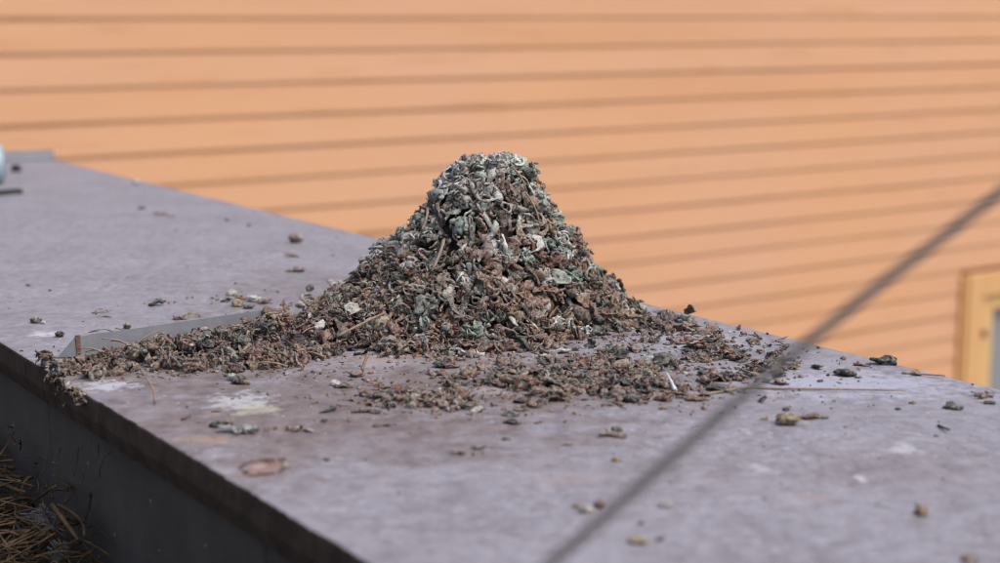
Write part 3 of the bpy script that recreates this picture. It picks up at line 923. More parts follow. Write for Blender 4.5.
# straws stuck in the heap's face
def stalk_mesh(pts, r0, r1, sides=6, name='straw'):
    pts = np.array(pts); n = len(pts)
    t = np.linspace(0, 1, 9)
    idx = t * (n - 1)
    path = np.stack([np.polyval(np.polyfit(np.arange(n), pts[:, k], n - 1), idx) for k in range(3)], 1)
    V, F = tube(path, (r0 + (r1 - r0) * t) * (1 + .14 * np.sin(t * 31 + pts[0][0] * 900)), sides)
    return V, F
for (a, b, w) in [((338, 341), (386, 317), 2.6), ((428, 213), (422, 236), 3.2), ((444, 245), (432, 276), 3.4), ((512, 172), (526, 196), 2.2), ((526, 198), (540, 232), 2.0)]:
    qa, qb = on_heap(*a), on_heap(*b)
    mid = (qa + qb) / 2
    o_ = np.array([0, -.008, .006])
    V, F = stalk_mesh([qa + o_ - HC, mid + o_ * 1.3 - HC + np.array([.002, 0, 0]), qb + o_ - HC], w * k0 / 2, w * k0 / 2.6)
    link('straw', mesh('straw', V, F, True), M['straw'], mound)

# ------------------------------------------------------------------ the spill beside the seam cover
TA = P(240, 352)
spill = thing('debris_spill', 'low trail of shredded reddish brown debris spilling left along the metal strip', 'debris', tuple(TA))
bag2 = Bag()
poly = [(345, 298), (300, 302), (262, 306), (215, 328), (150, 348), (84, 362), (44, 366), (50, 376), (95, 379), (150, 374), (235, 373), (300, 366), (360, 352), (410, 346), (420, 330)]
def inpoly(x, y, pg):
    c = False; j = len(pg) - 1
    for i in range(len(pg)):
        if (pg[i][1] > y) != (pg[j][1] > y) and x < (pg[j][0] - pg[i][0]) * (y - pg[i][1]) / (pg[j][1] - pg[i][1]) + pg[i][0]: c = not c
        j = i
    return c
pgw = [tuple(P(*q)[:2]) for q in [(345, 318), (300, 322), (262, 326), (215, 340), (150, 352), (84, 362), (44, 366), (50, 376), (95, 379), (150, 374), (235, 373), (300, 366), (360, 352), (410, 346), (420, 330)]]
xs = [q[0] for q in pgw]; ys = [q[1] for q in pgw]
cnt = 0
while cnt < 195:
    x, y = R.uniform(min(xs), max(xs)), R.uniform(min(ys), max(ys))
    if not inpoly(x, y, pgw) or N @ np.array([x, y]) < A0 + .004: continue
    hz = float(tailh(x, y))
    if x < P(240, 350)[0] and snoise([[x, y, 0]], 40, 1)[0] < -.5: continue
    rad = R.uniform(.0048, .0100)
    tn = choose([('brown', 2.2), ('red', 2.8), ('mauve', 2.4), ('tan', .4), ('greybrown', .9), ('pale', .3), ('dark', .9)])
    clump(bag2, (x, y, max(rad * .5, hz * R.uniform(.5, 1.0))), rad, (0, -.35, .9), jit(tuple(.8 * q for q in TINTS[tn]), .3), 8, [('shred', 3), ('worm', 1.2), ('ribbon', 1.6), ('flake', 2.2), ('peel', 1.6)], .85)
    cnt += 1
NT2 = len(bag2.items) + 420
while len(bag2.items) < NT2:
    x, y = R.uniform(min(xs), max(xs)), R.uniform(min(ys), max(ys))
    if not inpoly(x, y, pgw): continue
    if N @ np.array([x, y]) < A0 + .002: continue
    hz = float(tailh(x, y))
    kind = choose([('worm', 2.2), ('shred', 3.0), ('curl', 1.2), ('flake', 1.6), ('ruff', .8), ('cup', .6), ('lump', .3), ('peel', 2.4), ('ribbon', 1.6)])
    size = R.uniform(6, 14) * .001 * (1.25 if kind == 'shred' else 1)
    tn = choose([('brown', 2.4), ('red', 2.6), ('mauve', 2.4), ('tan', .45), ('greybrown', 1.0), ('pale', .3), ('dark', .9), ('white', .06)])
    bag2.put(kind, orient((0, 0, 1), .6), size, (x, y, R.uniform(.25, 1.05) * hz + size * .22), jit(tuple(.8 * q for q in TINTS[tn]), .32))
for (px, py, kind, w, t, zz) in [(320, 325, 'lump', 15, 'white', .030), (300, 305, 'lump', 11, 'pale', .02), (331, 286, 'curl', 15, 'pale', .012), (310, 288, 'lump', 12, 'dark', .010), (330, 345, 'crumble', 24, 'red', .012),
                           (250, 352, 'crumble', 26, 'red', .012), (262, 357, 'crumble', 20, 'greybrown', .010), (155, 363, 'crumble', 17, 'pale', .006), (130, 364, 'crumble', 24, 'mauve', .006), (175, 342, 'crumble', 20, 'mauve', .010),
                           (245, 346, 'flake', 26, 'tan', .012), (325, 335, 'peel', 18, 'red', .018), (285, 320, 'flake', 24, 'red', .016), (120, 348, 'curl', 14, 'red', .008), (215, 334, 'cup', 16, 'brown', .014), (152, 330, 'curl', 12, 'dark', .014),
                           (75, 370, 'crumble', 16, 'pale', .004), (62, 372, 'shred', 22, 'tan', .003), (52, 370, 'crumble', 16, 'mauve', .003), (40, 352, 'flake', 13, 'red', .003), (256, 320, 'crumble', 24, 'mauve', .016), (268, 312, 'ruff', 17, 'brown', .018), (250, 326, 'peel', 20, 'red', .014), (280, 310, 'crumble', 26, 'brown', .018), (262, 322, 'ruff', 15, 'dark', .020), (275, 318, 'peel', 18, 'greybrown', .022), (242, 322, 'curl', 14, 'brown', .014)]:
    q = P(px, py, zz)
    bag2.put(kind, orient((0, -.4, .9), .25), w * mpp(q), q, jit(TINTS[t], .08))
hand2 = bag2.items[NT2:]
rest2 = sorted(bag2.items[:NT2], key=lambda it: it[3].max() + .5 * it[4][2] + R.uniform(0, .002), reverse=True)
for it in hand2 + rest2[:300 - len(hand2)]:
    single(it, 'debris_shred' if it[0] == 'shred' else 'dropping', spill, TA)
# threads of debris hanging over the front lip
low = []
for i in range(40):
    t = R.uniform(48, 86); e = P(t, 342 + .603 * t)
    bb = float(D @ e[:2])
    sz = R.uniform(6, 12) * .001
    loc = S(A0 - .0015, bb, -abs(R.gauss(0, .006)))
    low.append([R.choice(['shred', 'ribbon', 'peel']), R.randrange(6), np.array(orient((-.5, -.3, .5), .8)), np.array([sz] * 3), loc, jit(TINTS[R.choice(['mauve', 'tan', 'brown', 'greybrown', 'dark'])], .25)])
me = joined([[k, i, r, s, l - TA, t] for k, i, r, s, l, t in rest2[300 - len(hand2):] + low], 'debris_mass')
link('debris_mass', me, M['dropg'], spill, 'stuff')
for i in range(14):
    x0 = R.uniform(100, 330); y0 = R.uniform(332, 364)
    q = P(x0, y0, .012); q[2] = float(tailh(q[0], q[1])) + .006
    a = R.uniform(-.6, .6) + (PI if R.random() < .5 else 0)
    L = R.uniform(.012, .03)
    dv = np.array([math.cos(a), math.sin(a), R.uniform(-.15, .45)]) * L
    V, F = stalk_mesh([q - TA, q + dv * .5 + [0, 0, .002] - TA, q + dv - TA], .0009, .0006, 5)
    link('straw', mesh('straw', V, F, True), M['straw'], spill)

# ------------------------------------------------------------------ loose pieces lying on the cap
def rest_z(kind, idx, rot, s3):
    V = LIB[kind][idx][0]
    return -float((((V * s3) @ np.array(rot).T)[:, 2]).min())
taken = []
def lay(px, py, wpx, kind, tint, label, cat='dropping', group=None, hpx=None, yaw=None, z=0.0, tilt=.18, name=None, elong=1.0):
    p = P(px, py, 0)
    size = wpx * mpp(p)
    idx = R.randrange(len(LIB[kind]))
    rot = Matrix.Rotation(R.uniform(0, 6.28) if yaw is None else yaw, 3, 'Z') @ Matrix.Rotation(R.gauss(0, tilt), 3, 'X') @ Matrix.Rotation(R.gauss(0, tilt), 3, 'Y')
    s3 = np.array([size, size / elong, size / elong])
    if hpx is not None:
        V = LIB[kind][idx][0]; s3[2] = hpx * mpp(p) / (np.ptp(V[:, 2]) + 1e-6)
        s3[2] = min(s3[2], size * 1.0)
    loc = np.array([p[0], p[1], z + rest_z(kind, idx, rot, s3) - .0004])
    o = single([kind, idx, np.array(rot), s3, loc, jit(TINTS[tint] if isinstance(tint, str) else tint, .08)], name or 'dropping')
    tag(o, label, cat, group)
    return o

G = [  # px, py, width, kind, tint, height, label, category, name
    (136, 184, 9, 'lump', 'white', 6, 'small white pebble at the far back edge of the cap', 'pebble', 'pebble'),
    (161, 215, 15, 'crumble', 'brown', 6, 'brown crumb lump on the far part of the cap beyond the strip', 'dropping', None),
    (142, 209, 8, 'flake', 'dark', 3, 'small dark flake just left of the far brown lump', 'dropping', None),
    (171, 217, 9, 'flake', 'tan', 2, 'thin tan flake touching the far brown lump', 'dropping', None),
    (296, 243, 16, 'lump', 'brown', 10, 'round brown lump standing alone near the back edge left of the heap', 'dropping', None),
    (292, 257, 15, 'flake', 'brown', 3, 'flat brown flake just below the lone round lump', 'dropping', None),
    (299, 272, 14, 'ruff', 'brown', 6, 'brown clod nearest the heap of those below the lone round lump', 'dropping', None),
    (289, 272, 9, 'flake', 'mauve', 3, 'little flake left of the brown clod near the heap', 'dropping', None),
    (227, 221, 5, 'lump', 'dark', 3, 'tiny dark crumb on bare cap left of the back edge', 'crumb', 'crumb'),
    (249, 226, 4, 'lump', 'dark', 3, 'tiny dark crumb close to the back edge', 'crumb', 'crumb'),
    (157, 306, 19, 'flake', 'black', 7, 'flat blackish flake lying behind the metal strip', 'dropping', None),
    (36, 323, 13, 'lump', 'dark', 12, 'dark egg shaped lump with a white tip at the left of the cap', 'dropping', None),
    (43, 324, 7, 'lump', 'white', 5, 'white tip piece against the dark egg shaped lump', 'dropping', None),
    (100, 313, 18, 'shred', 'tan', 5, 'yellow tan wisp of chaff behind the metal strip', 'chaff', 'chaff'),
    (105, 317, 18, 'shred', 'tan', 2, 'second yellow wisp of chaff, the lower of the pair behind the strip', 'chaff', 'chaff'),
    (127, 329, 9, 'ruff', 'dark', 9, 'dark cube like bit perched behind the metal strip', 'dropping', None),
    (103, 334, 28, 'shred', 'black', 4, 'long thin black sliver lying behind the metal strip', 'sliver', 'sliver'),
    (60, 337, 10, 'ruff', 'dark', 9, 'small dark peaked bit behind the pointed strip end', 'dropping', None),
    (190, 318, 22, 'shred', (.30, .27, .09), 6, 'yellow green chaff resting behind the strip', 'chaff', 'chaff'),
    (180, 320, 14, 'flake', 'mauve', 5, 'pinkish flake beside the yellow green chaff', 'dropping', None),
    (232, 296, 13, 'lump', 'pale', 7, 'pale pebble topping the small cluster behind the strip', 'pebble', 'pebble'),
    (237, 307, 13, 'lump', 'tan', 9, 'ochre brown nut in the small cluster behind the strip', 'dropping', None),
    (254, 302, 17, 'lump', 'white', 7, 'white elongated dropping in the small cluster behind the strip', 'dropping', None),
    (243, 300, 18, 'flake', 'brown', 6, 'brown curled flake in the middle of the small cluster', 'dropping', None),
    (226, 302, 13, 'flake', 'dark', 5, 'dark flake at the left of the small cluster', 'dropping', None),
    (249, 309, 12, 'ruff', 'dark', 6, 'dark clod at the front of the small cluster', 'dropping', None),
    (265, 304, 16, 'curl', 'brown', 6, 'brown curl between the small cluster and the debris trail', 'dropping', None),
    (212, 299, 4, 'lump', 'dark', 3, 'tiny crumb left of the small cluster', 'crumb', 'crumb'),
    (188, 299, 5, 'lump', 'slate', 3, 'tiny grey crumb behind the black flake and strip', 'crumb', 'crumb'),
    (50, 291, 4, 'lump', 'dark', 3, 'tiny dark crumb alone on the cap at far left', 'crumb', 'crumb'),
    (28, 286, 5, 'lump', 'slate', 3, 'tiny grey crumb nearest the left picture border', 'crumb', 'crumb'),
    (240, 384, 22, 'lump', 'dark', 9, 'dark brown shell lump with pale ends in front of the debris trail', 'dropping', None),
    (232, 381, 12, 'lump', 'pale', 9, 'pale end of the shell lump in front of the debris trail', 'dropping', None),
    (247, 385, 9, 'lump', 'tan', 6, 'tan nub at the right end of the shell lump', 'dropping', None),
    (335, 386, 11, 'lump', 'white', 9, 'white upright nub beside the green flake left of the patch', 'dropping', None),
    (343, 388, 20, 'flake', 'olive', 6, 'dark green flake under the white upright nub', 'dropping', None),
    (357, 377, 18, 'ruff', 'mauve', 7, 'mauve clod behind the dark green flake', 'dropping', None),
    (374, 381, 26, 'crumble', 'mauve', 5, 'pinkish flake right of the mauve clod', 'dropping', None),
    (237, 433, 40, 'crumble', (.46, .47, .54), 12, 'bluish white crumpled dropping on the near left of the cap', 'dropping', None),
    (215, 427, 16, 'flake', 'black', 6, 'black flake left of the bluish white crumpled dropping', 'dropping', None),
    (228, 424, 13, 'ruff', 'brown', 5, 'brown bit tucked behind the bluish white crumpled dropping', 'dropping', None),
    (250, 434, 22, 'flake', 'dark', 6, 'dark underside flake at the right of the bluish white dropping', 'dropping', None),
    (286, 430, 46, 'crumble', (.30, .185, .135), 8, 'orange brown crusty flake right of the bluish white dropping', 'dropping', None),
    (302, 432, 26, 'shred', 'pale', 4, 'pale rim sliver at the right of the orange brown crust', 'sliver', 'sliver'),
    (217, 412, 12, 'flake', 'tan', 4, 'small ochre flake at the left of the white splash', 'dropping', None),
    (328, 411, 22, 'curl', 'dark', 5, 'dark ragged flake on bare cap left of the patch', 'dropping', None),
    (341, 406, 10, 'flake', 'dark', 4, 'dark crumb at the right tip of the ragged flake', 'dropping', None),
    (324, 422, 8, 'lump', 'black', 5, 'black nub below the dark ragged flake', 'dropping', None),
    (327, 461, 7, 'lump', 'dark', 4, 'dark nub right of the rusty crust ring', 'dropping', None),
    (366, 413, 34, 'crumble', 'mauve', 6, 'pale pinkish flake at the left end of the patch', 'dropping', None),
    (386, 401, 26, 'flake', 'olive', 12, 'olive curled dropping at the left end of the patch', 'dropping', None),
    (377, 427, 10, 'lump', 'dark', 4, 'dark bit below the pale pinkish flake', 'dropping', None),
    (387, 426, 12, 'flake', 'brown', 3, 'brown bit below the pale pinkish flake', 'dropping', None),
    (440, 368, 15, 'ruff', (.03, .035, .027), 9, 'blackish green nub between heap and patch', 'dropping', None),
    (455, 361, 26, 'crumble', 'brown', 6, 'low brown clod between the blackish nub and the heap', 'dropping', None),
    (449, 384, 24, 'flake', 'dark', 5, 'dark flat flake alone between heap and patch', 'dropping', None),
    (465, 455, 38, 'crumble', 'brown', 8, 'crumbly brown flake alone in front of the patch', 'dropping', None),
    (478, 450, 16, 'shred', 'dark', 5, 'dark sliver at the right of the crumbly brown flake', 'sliver', 'sliver'),
    (506, 440, 12, 'flake', 'olive', 3, 'small olive flake in front of the patch', 'dropping', None),
    (512, 424, 20, 'flake', 'black', 5, 'black flake at the front of the patch, the lower of two', 'dropping', None),
    (510, 416, 20, 'flake', 'dark', 5, 'dark flake at the front of the patch, the upper of two', 'dropping', None),
    (534, 424, 22, 'crumble', 'red', 5, 'reddish clod beside the two black flakes', 'dropping', None),
    (613, 438, 30, 'peel', 'greybrown', 9, 'grey brown curled dropping alone in front of the patch', 'dropping', None),
    (617, 432, 12, 'lump', 'dark', 6, 'dark bit on top of the grey brown curled dropping', 'dropping', None),
    (617, 462, 13, 'lump', 'tan', 5, 'small tan bit below the grey brown curled dropping', 'dropping', None),
    (567, 446, 13, 'flake', 'brown', 3, 'thin brown flake left of the grey brown curled dropping', 'dropping', None),
    (587, 513, 17, 'lump', 'pale', 11, 'pale lump close beside the cable in the foreground', 'dropping', None),
    (599, 508, 14, 'ruff', 'brown', 9, 'brown clod half behind the foreground cable', 'dropping', None),
    (576, 508, 10, 'lump', 'tan', 6, 'tan bit left of the pale lump by the cable', 'dropping', None),
    (665, 508, 16, 'lump', 'white', 9, 'round white dropping right of the cable in the foreground', 'dropping', None),
    (676, 505, 10, 'flake', 'pale', 3, 'pale smear flake right of the round white dropping', 'dropping', None),
    (637, 543, 22, 'ruff', 'tan', 7, 'brown oblong bit at the bottom right of the cable', 'dropping', None),
    (660, 541, 9, 'lump', 'dark', 5, 'dark bit right of the brown oblong bit', 'dropping', None),
    (641, 525, 7, 'lump', 'dark', 4, 'dark crumb above the brown oblong bit', 'crumb', 'crumb'),
    (788, 425, 25, 'ruff', 'tan', 14, 'tan brown lump alone on the right of the cap', 'dropping', None),
    (786, 411, 8, 'lump', 'dark', 5, 'dark crumb behind the tan brown lump', 'crumb', 'crumb'),
    (813, 419, 26, 'flake', 'brown', 6, 'dark brown flat flake right of the tan brown lump', 'dropping', None),
    (825, 419, 8, 'lump', 'black', 4, 'black end bit of the flat flake', 'crumb', 'crumb'),
    (847, 428, 7, 'lump', 'slate', 3, 'grey crumb right of the flat flake', 'crumb', 'crumb'),
    (921, 516, 14, 'lump', (.33, .19, .10), 12, 'orange brown lump in the right foreground', 'dropping', None),
    (919, 507, 9, 'lump', 'pale', 6, 'pale cap bit on the orange brown lump', 'dropping', None),
    (970, 562, 18, 'ruff', 'brown', 7, 'brown clod at the bottom right corner of the cap', 'dropping', None),
    (845, 376, 25, 'ruff', 'dark', 8, 'dark oval lump near the back edge right of the cable', 'dropping', None),
    (858, 378, 8, 'flake', 'dark', 3, 'dark crumb touching the dark oval lump', 'crumb', 'crumb'),
    (862, 366, 18, 'flake', 'red', 5, 'reddish flake behind the dark oval lump', 'dropping', None),
    (883, 364, 28, 'flake', 'dark', 10, 'dark leaf like flake with a raised tip on the back edge', 'dropping', None),
    (820, 382, 7, 'lump', 'dark', 3, 'dark crumb left of the oval lump', 'crumb', 'crumb'),
    (953, 409, 21, 'flake', 'dark', 7, 'dark oblong flake at the far right', 'dropping', None),
    (957, 410, 11, 'lump', 'black', 6, 'black nub on the dark oblong flake at far right', 'crumb', 'crumb'),
    (985, 397, 34, 'crumble', 'red', 6, 'ragged reddish brown flake at the right end of the back edge', 'dropping', None),
    (990, 404, 13, 'ruff', 'black', 4, 'blackish bit under the ragged reddish flake', 'dropping', None),
    (912, 404, 7, 'lump', 'brown', 4, 'small brown crumb left of the dark oblong flake', 'crumb', 'crumb'),
    (898, 410, 7, 'lump', 'dark', 3, 'small dark crumb farther left of the dark oblong flake', 'crumb', 'crumb'),
    (936, 437, 5, 'lump', 'slate', 3, 'grey crumb under the small dark twig', 'crumb', 'crumb'),
    (916, 375, 14, 'flake', 'tan', 5, 'tan flake on the straw at the back edge', 'dropping', None),
    (558, 354, 26, 'flake', 'white', 8, 'large white flat dropping at the back of the patch', 'dropping', None),
    (543, 359, 18, 'lump', 'white', 6, 'smaller white dropping left of the large white one', 'dropping', None),
    (650, 363, 18, 'lump', (.55, .66, .60), 8, 'pale green white dropping in the middle of the patch', 'dropping', None),
    (665, 366, 28, 'ruff', (.09, .075, .06), 15, 'large dark folded dropping right of the pale green one', 'dropping', None),
    (622, 374, 26, 'ruff', 'greybrown', 15, 'large wrinkled grey brown dropping in the middle of the patch', 'dropping', None),
    (617, 353, 22, 'curl', 'olive', 8, 'olive ring shaped dropping behind the wrinkled grey brown one', 'dropping', None),
    (563, 372, 22, 'curl', 'green', 8, 'green tinted curl below the large white dropping', 'dropping', None),
    (690, 390, 21, 'shred', (.34, .15, .075), 5, 'orange brown sliver at the right of the patch', 'sliver', 'sliver'),
    (695, 401, 22, 'flake', 'brown', 7, 'brown flake below the orange brown sliver', 'dropping', None),
    (663, 409, 12, 'flake', 'tan', 3, 'small orange tan flake in front of the patch right end', 'dropping', None),
    (628, 402, 26, 'ruff', 'black', 9, 'black clod at the front of the patch', 'dropping', None),
    (620, 386, 26, 'flake', 'black', 8, 'black flake above the black clod at the patch front', 'dropping', None),
    (744, 377, 8, 'lump', 'dark', 4, 'dark crumb under the cable crossing', 'crumb', 'crumb'),
    (717, 391, 28, 'flake', 'dark', 6, 'dark flake left of where the long straw begins', 'dropping', None),
]
for (px, py, w, kind, t, h, label, cat, nm) in G:
    lay(px, py, w, kind, t, label, cat, None, h, name=nm, tilt=.08, yaw=R.uniform(-.35, .35) + (PI if R.random() < .5 else 0), elong=1.0 if kind in ('lump', 'ruff', 'curl') else 1.1)

# rusty crust ring near the front edge
rc = P(265, 468); rk = mpp(rc)
ring = thing('crust_ring', 'flat rusty brown ring of crust near the front edge of the cap', 'crust', tuple(rc))
for i in range(26):
    a = i / 26 * 2 * PI + R.uniform(-.08, .08)
    if 5.2 < a < 5.6: continue
    e = abs(P(265, 469)[1] - rc[1])
    loc = np.array([math.cos(a) * 24 * rk * R.uniform(.75, 1.15), math.sin(a) * 7.5 * e * R.uniform(.7, 1.2), .0008])
    sz = R.uniform(7, 15) * rk
    single([('crumble', 'flake', 'shred')[i % 3], R.randrange(6), np.array(Matrix.Rotation(a + PI / 2, 3, 'Z')), np.array([sz * 1.1, sz * .8, sz * .42]), loc, jit(R.choice([(.19, .10, .07), (.12, .07, .05), (.26, .17, .13)]), .15)], 'crust_flake', ring)

# thin stalks lying loose
def loose(a, b, wpx, label, cat, mat, lift=.002, mid=0.0, name='straw'):
    pa, pb = P(*a), P(*b)
    k = mpp((pa + pb) / 2)
    r = wpx * k / 2
    m_ = (pa + pb) / 2 + np.array([0, mid, 0])
    V, F = stalk_mesh([pa + [0, 0, r], m_ + [0, 0, r + lift * .5], pb + [0, 0, r + lift]], r, r * .7)
    o = link(name, mesh(name, V, F, True), mat); tag(o, label, cat); return o
loose((728, 389), (905, 394), 2.6, 'long tan straw lying flat right of the cable', 'straw', M['straw'])
loose((705, 396), (760, 388), 3.0, 'short pale straw passing under the cable', 'straw', M['straw'])
loose((902, 374), (945, 379), 2.2, 'thin brown straw along the back edge at right', 'straw', M['straw'])
loose((938, 427), (949, 434), 3.0, 'small dark twig on the right of the cap', 'twig', M['dark'], name='twig')
loose((271, 428), (290, 425), 2.0, 'dark sliver on bare cap near the splash', 'sliver', M['rust'], name='sliver') if False else None
loose((181, 421), (191, 420), 2.6, 'short dark sliver on bare cap near the front edge', 'sliver', M['rust'], name='sliver')
sp = P(155, 405)
V, F = stalk_mesh([sp + [0, 0, .001], sp + np.array([-.002, .004, .012]), sp + np.array([-.009, .010, .021])], .0011, .0008)
tag(link('straw', mesh('straw', V, F, True), M['straw']), 'bent straw standing on the white splash at front left', 'straw')
sp = P(362, 372)
V, F = stalk_mesh([sp + [0, 0, .001], sp + np.array([.003, .003, .010]), sp + np.array([.006, .006, .017])], .0016, .0012)
tag(link('straw', mesh('straw', V, F, True), M['straw']), 'short straw sticking up behind the mauve clod', 'straw')
sp = P(222, 371)
V, F = stalk_mesh([sp, sp + np.array([.001, .001, .010]), sp + np.array([.000, .002, .020])], .0010, .0008)
tag(link('straw', mesh('straw', V, F, True), M['straw']), 'upright straw before the debris trail above the shell lump', 'straw')
# little white quill standing in the patch
sp = P(676, 394)
V, F = stalk_mesh([sp, sp + np.array([-.003, .001, .008]), sp + np.array([-.008, .002, .018])], .0022, .0005)
tag(link('quill', mesh('quill', V, F, True), mat_plain('white_quill', (.66, .66, .70), (.78, .78, .82), 100)), 'thin white quill standing at the right of the patch', 'quill')

# the strewn patch in front of the heap: about two hundred single pieces
ZONES = [  # centre px, spread px, count, where, group
    (555, 387, 60, 11, 66, 'in the left half of the patch strewn before the heap', 'pieces in the left of the strewn patch'),
    (640, 376, 58, 14, 76, 'in the thick right half of the patch strewn before the heap', 'pieces in the right of the strewn patch'),
    (440, 401, 48, 8, 36, 'in the thin left tongue of the strewn patch', 'pieces in the left tongue of the patch'),
    (715, 352, 36, 11, 34, 'between the patch and the back edge right of the heap', 'pieces between patch and back edge'),
    (765, 372, 34, 9, 24, 'around the cable crossing at the right of the patch', 'pieces around the cable crossing'),
    (672, 323, 28, 5, 14, 'along the back edge at the right foot of the heap', 'pieces at the right foot of the heap'),
    (440, 352, 62, 4, 22, 'along the front foot of the heap', 'pieces along the front foot of the heap'),
]
COLN = dict(brown='brown', mauve='mauve brown', dark='dark', greybrown='grey brown', olive='olive', black='blackish', red='reddish', pale='pale', slate='slate grey')
KN = dict(curl='curled dropping', flake='flat flake', ruff='wrinkled clod', lump='lump', cup='hollow dropping', shred='thin shred', peel='rolled flake', ribbon='bent strip', crumble='crumbly crust')
MARKS = [(558, 354, 'the large white dropping'), (543, 359, 'the smaller white dropping'), (650, 363, 'the pale green white dropping'), (665, 366, 'the large dark folded dropping'),
         (622, 374, 'the large wrinkled grey brown dropping'), (617, 353, 'the olive ring'), (563, 372, 'the green tinted curl'), (690, 390, 'the orange brown sliver'), (676, 390, 'the white quill'),
         (628, 402, 'the black clod'), (512, 420, 'the two black flakes'), (534, 424, 'the reddish clod'), (440, 368, 'the blackish green nub'), (449, 384, 'the lone dark flat flake'), (386, 401, 'the olive curled dropping'),
         (366, 413, 'the pinkish flake'), (455, 361, 'the low brown clod'), (508, 337, 'the hollow cup at the heap foot'), (845, 376, 'the dark oval lump'), (820, 392, 'the long straw'), (717, 391, 'the dark flake by the straw'), (640, 312, 'the right foot of the heap'), (740, 326, 'the bare back edge'),
         (433, 342, 'the tan cup at the heap foot'), (800, 346, 'the cable at the back edge')]
used_labels = {}
def patch_label(px, py, w, h, t, kind):
    size = 'tiny ' if w < 12 else 'small ' if w < 15 else '' if w < 19 else 'broad ' if kind in ('flake', 'crumble') else 'big '
    ms = sorted(MARKS, key=lambda m: math.hypot(px - m[0], (py - m[1]) * 2.5))
    opts = []
    for mx_, my_, nm in ms[:5]:
        dx, dy = px - mx_, py - my_
        far = 'just ' if math.hypot(dx, dy * 2) < 22 else 'well ' if math.hypot(dx, dy * 2) > 55 else ''
        if abs(dx) > abs(dy) * 2.2: d = 'left of' if dx < 0 else 'right of'
        elif abs(dx) < abs(dy) * .7: d = 'behind' if dy < 0 else 'in front of'
        else: d = ('behind and ' if dy < 0 else 'in front and ') + ('left of' if dx < 0 else 'right of')
        opts += [f'{size}{COLN[t]} {KN[kind]} {d} {nm}', f'{size}{COLN[t]} {KN[kind]} {far}{d} {nm}']
    for o_ in opts:
        if o_ not in used_labels and len(o_.split()) <= 16:
            used_labels[o_] = 1; return o_
    return opts[0]
backline = lambda x: 146 + .243 * x
for (cx, cy, sx, sy, n, where, grp) in ZONES:
    k = 0
    while k < n:
        px, py = R.gauss(cx, sx), R.gauss(cy, sy)
        if py < backline(px) + 4 or abs(px - cx) > 2.2 * sx or abs(py - cy) > 2.2 * sy: continue
        if snoise([[px, py * 3.2, 0]], .028, 1)[0] < -.35 and R.random() < .8: continue
        dd = ((px - cx) / sx) ** 2 + ((py - cy) / sy) ** 2
        kind = choose([('flake', 3.6), ('ruff', 1.2), ('curl', 1.0), ('cup', .25), ('shred', .6), ('peel', 2.2), ('ribbon', 1.2), ('crumble', 2.0)])
        t = choose([('mauve', 2.6), ('brown', 2.8), ('greybrown', 1.0), ('dark', 2.2), ('olive', .4), ('black', 1.0), ('red', 2.4), ('pale', .35), ('slate', .3)])
        w = R.uniform(11, 23) if kind in ('flake', 'shred', 'ribbon', 'crumble') else R.uniform(8, 16)
        h = (R.uniform(4, 9) if dd < 1.3 else R.uniform(3, 6)) if cx < 700 else R.uniform(2.5, 5.5)
        zz = max(0, R.gauss(.002, .002)) if dd < 1.3 else 0
        lay(px, py, w, kind, jit(TINTS[t], .22), patch_label(px, py, w, h, t, kind), 'dropping', grp, h, z=zz, tilt=.3)
        k += 1

# crumbs too small to tell apart
items = []
def crumb(px, py, wpx, tint):
    if py < backline(px) + 2: return
    p = P(px, py)
    if N @ p[:2] < A0 + .004: return
    s = wpx * mpp(p)
    if R.random() < .45:
        kd = R.choice(['flake', 'ruff', 'curl', 'shred']); ix = R.randrange(6)
        items.append([kd, ix, np.array(orient((0, 0, 1), .3)), np.array([s * 1.5, s * 1.3, s * 1.2]), p + [0, 0, s * .2], tint])
    else:
        items.append(['tiny', R.randrange(8), np.array(orient((0, 0, 1), .4)), np.array([s, s * .8, s * .7]), p + [0, 0, s * .22], tint])
for (cx, cy, sx, sy, n, lo, hi) in [(595, 380, 85, 15, 800, 2, 6), (430, 400, 60, 9, 220, 2, 5), (720, 362, 60, 14, 260, 2, 5), (460, 352, 110, 5, 350, 2, 5), (560, 340, 80, 6, 260, 2, 5), (200, 366, 100, 9, 420, 2, 5), (650, 330, 40, 9, 160, 2, 6),
                                   (520, 420, 230, 40, 150, 1.5, 3.5), (250, 310, 60, 12, 60, 1.5, 4), (800, 420, 110, 40, 60, 1.5, 4)]:
    for _ in range(n):
        crumb(R.gauss(cx, sx), R.gauss(cy, sy), R.uniform(lo, hi), jit(TINTS[choose([('mauve', 3), ('brown', 3), ('greybrown', 1.5), ('dark', 1.2), ('red', .8), ('pale', .5), ('tan', .3)])], .25))
for (cx, cy, sx, sy, n) in [(560, 384, 56, 10, 230), (640, 375, 55, 12, 270), (445, 399, 40, 6, 70), (715, 354, 30, 10, 70), (660, 330, 26, 7, 40), (500, 346, 60, 3, 60)]:
    for _ in range(n):
        px, py = R.gauss(cx, sx), R.gauss(cy, sy)
        if py < backline(px) + 4 or snoise([[px, py * 3.2, 0]], .028, 1)[0] < -.25: continue
        p = P(px, py); sz = R.uniform(8, 20) * mpp(p)
        kd = choose([('worm', .4), ('flake', 4.5), ('peel', 2), ('ruff', 1.4), ('curl', 1.5), ('ribbon', 1), ('shred', 1)])
        items.append([kd, R.randrange(6), np.array(orient((0, 0, 1), .35)), np.array([sz, sz, sz * .8]), p + [0, 0, sz * .18], jit(TINTS[choose([('mauve', 2.6), ('brown', 3), ('greybrown', .8), ('dark', 2.4), ('red', 2.2), ('black', .8), ('pale', .25)])], .25)])
pb = Bag()
